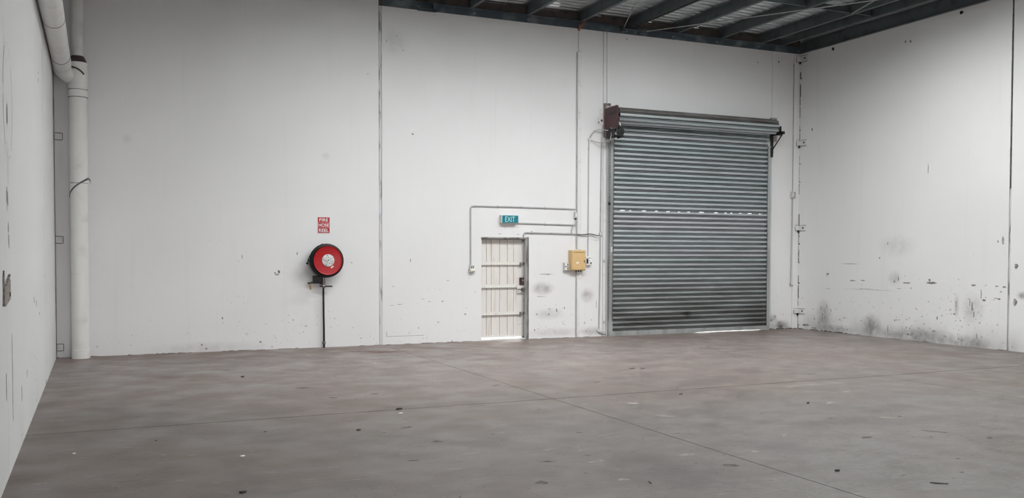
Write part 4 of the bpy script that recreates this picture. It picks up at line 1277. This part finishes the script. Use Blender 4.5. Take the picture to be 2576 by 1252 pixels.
# ------------------------------------------------------------------ switchboard and small electrical boxes
sb = empty('switchboard', (9.0, 0, 1.385))
tag(sb, 'yellow-cream metal switchboard cabinet on the wall right of the exit door', 'switchboard')
P(MB().bbox(8.838, 9.168, -0.135, -0.0005, 1.385, 1.80, 0.006), 'body', M['yellow'], sb)
dr = P(MB().bbox(8.846, 9.160, -0.152, -0.1355, 1.400, 1.792, 0.004), 'cabinet_door', M['yellow'], sb)
P(MB().box(8.875, 9.13, -0.1545, -0.1525, 1.755, 1.760), 'door_seam', M['brown'], dr)
P(MB().box(8.94, 9.00, -0.1545, -0.1525, 1.525, 1.560), 'label', M['label'], dr)
P(MB().prism([(9.118, 1.60), (9.128, 1.60), (9.142, 1.55), (9.132, 1.545)], 'y', -0.160, -0.1525), 'latch', M['brown'], dr)
P(MB().prism([(9.085, 1.50), (9.15, 1.44), (9.155, 1.415), (9.10, 1.425)], 'y', -0.156, -0.1525), 'dent', M['yellow'], dr)
for k in range(3):
    P(MB().cyl((9.01 + 0.055 * k, -0.02, 1.355), (9.01 + 0.055 * k, -0.02, 1.3848), 0.012, 8), 'gland', M['black'], sb)
P(MB().box(8.98, 9.06, -0.03, -0.0005, 1.8005, 1.815), 'top_entry', M['painted_metal'], sb)

sw = empty('twin_switch', (8.79, 0, 1.37))
tag(sw, 'small white twin switch box at the lower left of the switchboard', 'switch')
P(MB().bbox(8.712, 8.835, -0.06, -0.0005, 1.372, 1.548, 0.005), 'case', M['grey_plastic'], sw)
P(MB().box(8.712, 8.835, -0.0625, -0.060, 1.456, 1.463), 'seam', M['black'], sw)
P(MB().box(8.712, 8.835, -0.0625, -0.060, 1.376, 1.382), 'seam', M['black'], sw)
for zc in (1.505, 1.42):
    P(MB().bbox(8.730, 8.765, -0.068, -0.0605, zc - 0.028, zc + 0.028, 0.003), 'rocker', M['white'], sw)
    P(MB().prism([(8.795, zc - 0.02), (8.81, zc + 0.015), (8.80, zc + 0.022), (8.785, zc)], 'y', -0.064, -0.0605), 'toggle', M['dark_plastic'], sw)

rc = empty('door_switch', (9.28, 0, 1.49))
tag(rc, 'small white control box with black buttons at the right of the switchboard', 'switch')
P(MB().bbox(9.218, 9.350, -0.07, -0.0005, 1.488, 1.668, 0.012), 'case', M['white'], rc)
P(MB().bbox(9.228, 9.262, -0.082, -0.0705, 1.53, 1.625, 0.003), 'black_button', M['dark_plastic'], rc)
P(MB().bbox(9.318, 9.340, -0.078, -0.0705, 1.515, 1.555, 0.003), 'black_button', M['dark_plastic'], rc)
P(MB().box(9.245, 9.335, -0.0725, -0.0705, 1.632, 1.648), 'print', M['hub_mark'], rc)
P(MB().box(9.275, 9.315, -0.0725, -0.0705, 1.53, 1.54), 'print', M['hub_mark'], rc)
P(MB().box(9.285, 9.305, -0.0725, -0.0705, 1.575, 1.595), 'print', M['hub_mark'], rc)

iso = empty('isolator_switch', (9.0, 0, 2.46))
tag(iso, 'tiny white isolator switch against the trunking, right of the exit sign', 'switch')
P(MB().bbox(8.958, 9.010, -0.06, -0.0005, 2.462, 2.585, 0.004), 'case', M['grey_plastic'], iso)
P(MB().bbox(8.968, 8.998, -0.068, -0.0605, 2.50, 2.545, 0.003), 'rocker', M['white'], iso)
P(MB().cyl((8.99, -0.025, 2.462), (8.99, -0.025, 2.435), 0.016, 10), 'gland', M['black'], iso)

so = empty('wall_socket', (6.69, 0, 1.365))
tag(so, 'grubby weatherproof wall socket left of the exit door', 'socket')
P(MB().bbox(6.640, 6.735, -0.05, -0.0005, 1.42, 1.50, 0.006), 'mounting_block', M['grey_plastic'], so)
P(MB().bbox(6.628, 6.745, -0.075, -0.0005, 1.365, 1.425, 0.008), 'socket_cover', M['grey_plastic'], so)
P(MB().prism([(-0.075, 1.43), (-0.09, 1.40), (-0.09, 1.385), (-0.075, 1.37)], 'x', 6.645, 6.73), 'flap', M['label'], so)
P(MB().box(6.66, 6.675, -0.052, -0.0505, 1.44, 1.48), 'slot', M['brown'], so)
P(MB().box(6.70, 6.715, -0.052, -0.0505, 1.44, 1.48), 'slot', M['brown'], so)

wb = empty('wall_box', (14.66, 0, 3.02))
tag(wb, 'grey double wall box on the thin conduit in the right corner', 'switch')
P(MB().bbox(14.615, 14.690, -0.06, -0.0065, 3.03, 3.17, 0.006), 'case', M['grey_plastic'], wb)
P(MB().bbox(14.691, 14.740, -0.045, -0.0065, 3.03, 3.17, 0.006), 'side_case', M['frame'], wb)
P(MB().box(14.635, 14.668, -0.063, -0.0605, 3.075, 3.125), 'rocker', M['white'], wb)

kc = empty('conduit_stub', (14.63, 0, 0.98))
tag(kc, 'broken conduit stub with loose wires low in the right corner', 'conduit')
P(MB().tube([(14.64, -0.016, 1.05), (14.65, -0.03, 1.01), (14.68, -0.04, 0.99), (14.69, -0.03, 1.02)], 0.010, 8), 'hook', M['conduit'], kc, True)
P(MB().tube([(14.60, -0.01, 1.06), (14.63, -0.02, 1.04)], 0.005, 5).tube([(14.61, -0.01, 1.0), (14.64, -0.02, 1.04)], 0.004, 5), 'wire', M['cable'], kc, True)

# tiny tabs on the jamb beside the roller door
for (x, z, lab) in ((9.675, 1.58, 'small round cable entry beside the roller door guide, at box height'), (9.685, 0.30, 'small clip beside the roller door guide, just above the floor')):
    o = MB().bbox(x - 0.022, x + 0.022, -0.018, -0.0005, z - 0.03, z + 0.03, 0.004).build('wall_clip', M['grey_plastic'])
    tag(o, lab, 'clip')

# ------------------------------------------------------------------ litter on the floor


def litter(name, x, y, L, W, rot, mat, label, cat, h=0.006):
    rr = random.Random(int(abs(x * 131 + y * 71) * 100))
    n = 7
    pol = []
    for k in range(n):
        a = 2 * math.pi * k / n
        q = rr.uniform(0.7, 1.0)
        u, v = 0.5 * L * q * math.cos(a), 0.5 * W * q * math.sin(a)
        pol.append((u * math.cos(rot) - v * math.sin(rot), u * math.sin(rot) + v * math.cos(rot)))
    o = MB().prism(pol, 'z', 0.0, h).build(name, mat)
    o.location = (x, y, 0.0003)
    tag(o, label, cat)


litter('paint_flake', 1.10, -8.83, 0.05, 0.04, 0.5, M['flake'], 'white paint flake on the floor in front of the hose reel', 'flake')
litter('paint_flake', -0.20, -8.15, 0.03, 0.03, 0.1, M['flake'], 'tiny white flake on the floor near the left wall', 'flake')
litter('paint_flake', 3.96, -2.79, 0.03, 0.03, 1.0, M['flake'], 'tiny white flake on the floor close under the hose reel', 'flake')
litter('paint_flake', 2.95, -7.35, 0.06, 0.03, 0.4, M['flake'], 'white flake lying on the cross joint of the floor', 'flake')
litter('rubber_scrap', 0.93, -10.06, 0.055, 0.04, 0.2, M['splinter'], 'black scrap on the floor at the bottom edge of the view', 'scrap', 0.012)
litter('wood_splinter', 7.29, -5.00, 0.12, 0.02, 0.1, M['splinter'], 'thin dark splinter on the floor before the exit door, left of two', 'splinter')
litter('wood_splinter', 7.43, -5.07, 0.10, 0.02, 0.0, M['splinter'], 'thin dark splinter on the floor before the exit door, right of two', 'splinter')
litter('wood_splinter', 6.50, -7.41, 0.10, 0.04, 0.5, M['splinter'], 'short dark splinter lying beside the crossing of the floor joints', 'splinter')
litter('wood_splinter', 5.71, -11.88, 0.14, 0.025, -0.7, M['splinter'], 'long dark splinter on the floor at the lower right', 'splinter')
litter('wood_splinter', 3.75, -10.99, 0.09, 0.012, 1.3, M['splinter'], 'upright-looking dark sliver on the floor near the long joint', 'splinter')
litter('rubber_scrap', 2.29, -8.10, 0.05, 0.03, 0.1, M['splinter'], 'small black scrap on the floor below the cross joint', 'scrap', 0.012)
litter('rubber_scrap', 1.82, -3.65, 0.06, 0.04, 0.4, M['splinter'], 'small black scrap on the floor between the downpipe and the hose reel', 'scrap', 0.012)
litter('rubber_scrap', 5.31, -11.27, 0.05, 0.03, 0.1, M['splinter'], 'small black scrap on the floor at the lower right, left of the long splinter', 'scrap', 0.012)
litter('rubber_scrap', 3.01, -7.39 + 0.3, 0.10, 0.06, 0.3, M['splinter'], 'dark brown lump beside the cross joint of the floor', 'scrap', 0.014)
litter('rubber_scrap', 7.44, -8.58, 0.06, 0.03, 0.3, M['splinter'], 'small black scrap in the middle of the right-hand floor slab', 'scrap', 0.012)
litter('drill_hole_plug', 0.47, -7.84, 0.03, 0.03, 0.0, M['splinter'], 'dark plug in the floor near the left wall', 'plug', 0.004)
litter('drill_hole_plug', 1.45, -7.82, 0.03, 0.03, 0.0, M['splinter'], 'dark plug in the floor left of the black scrap', 'plug', 0.004)
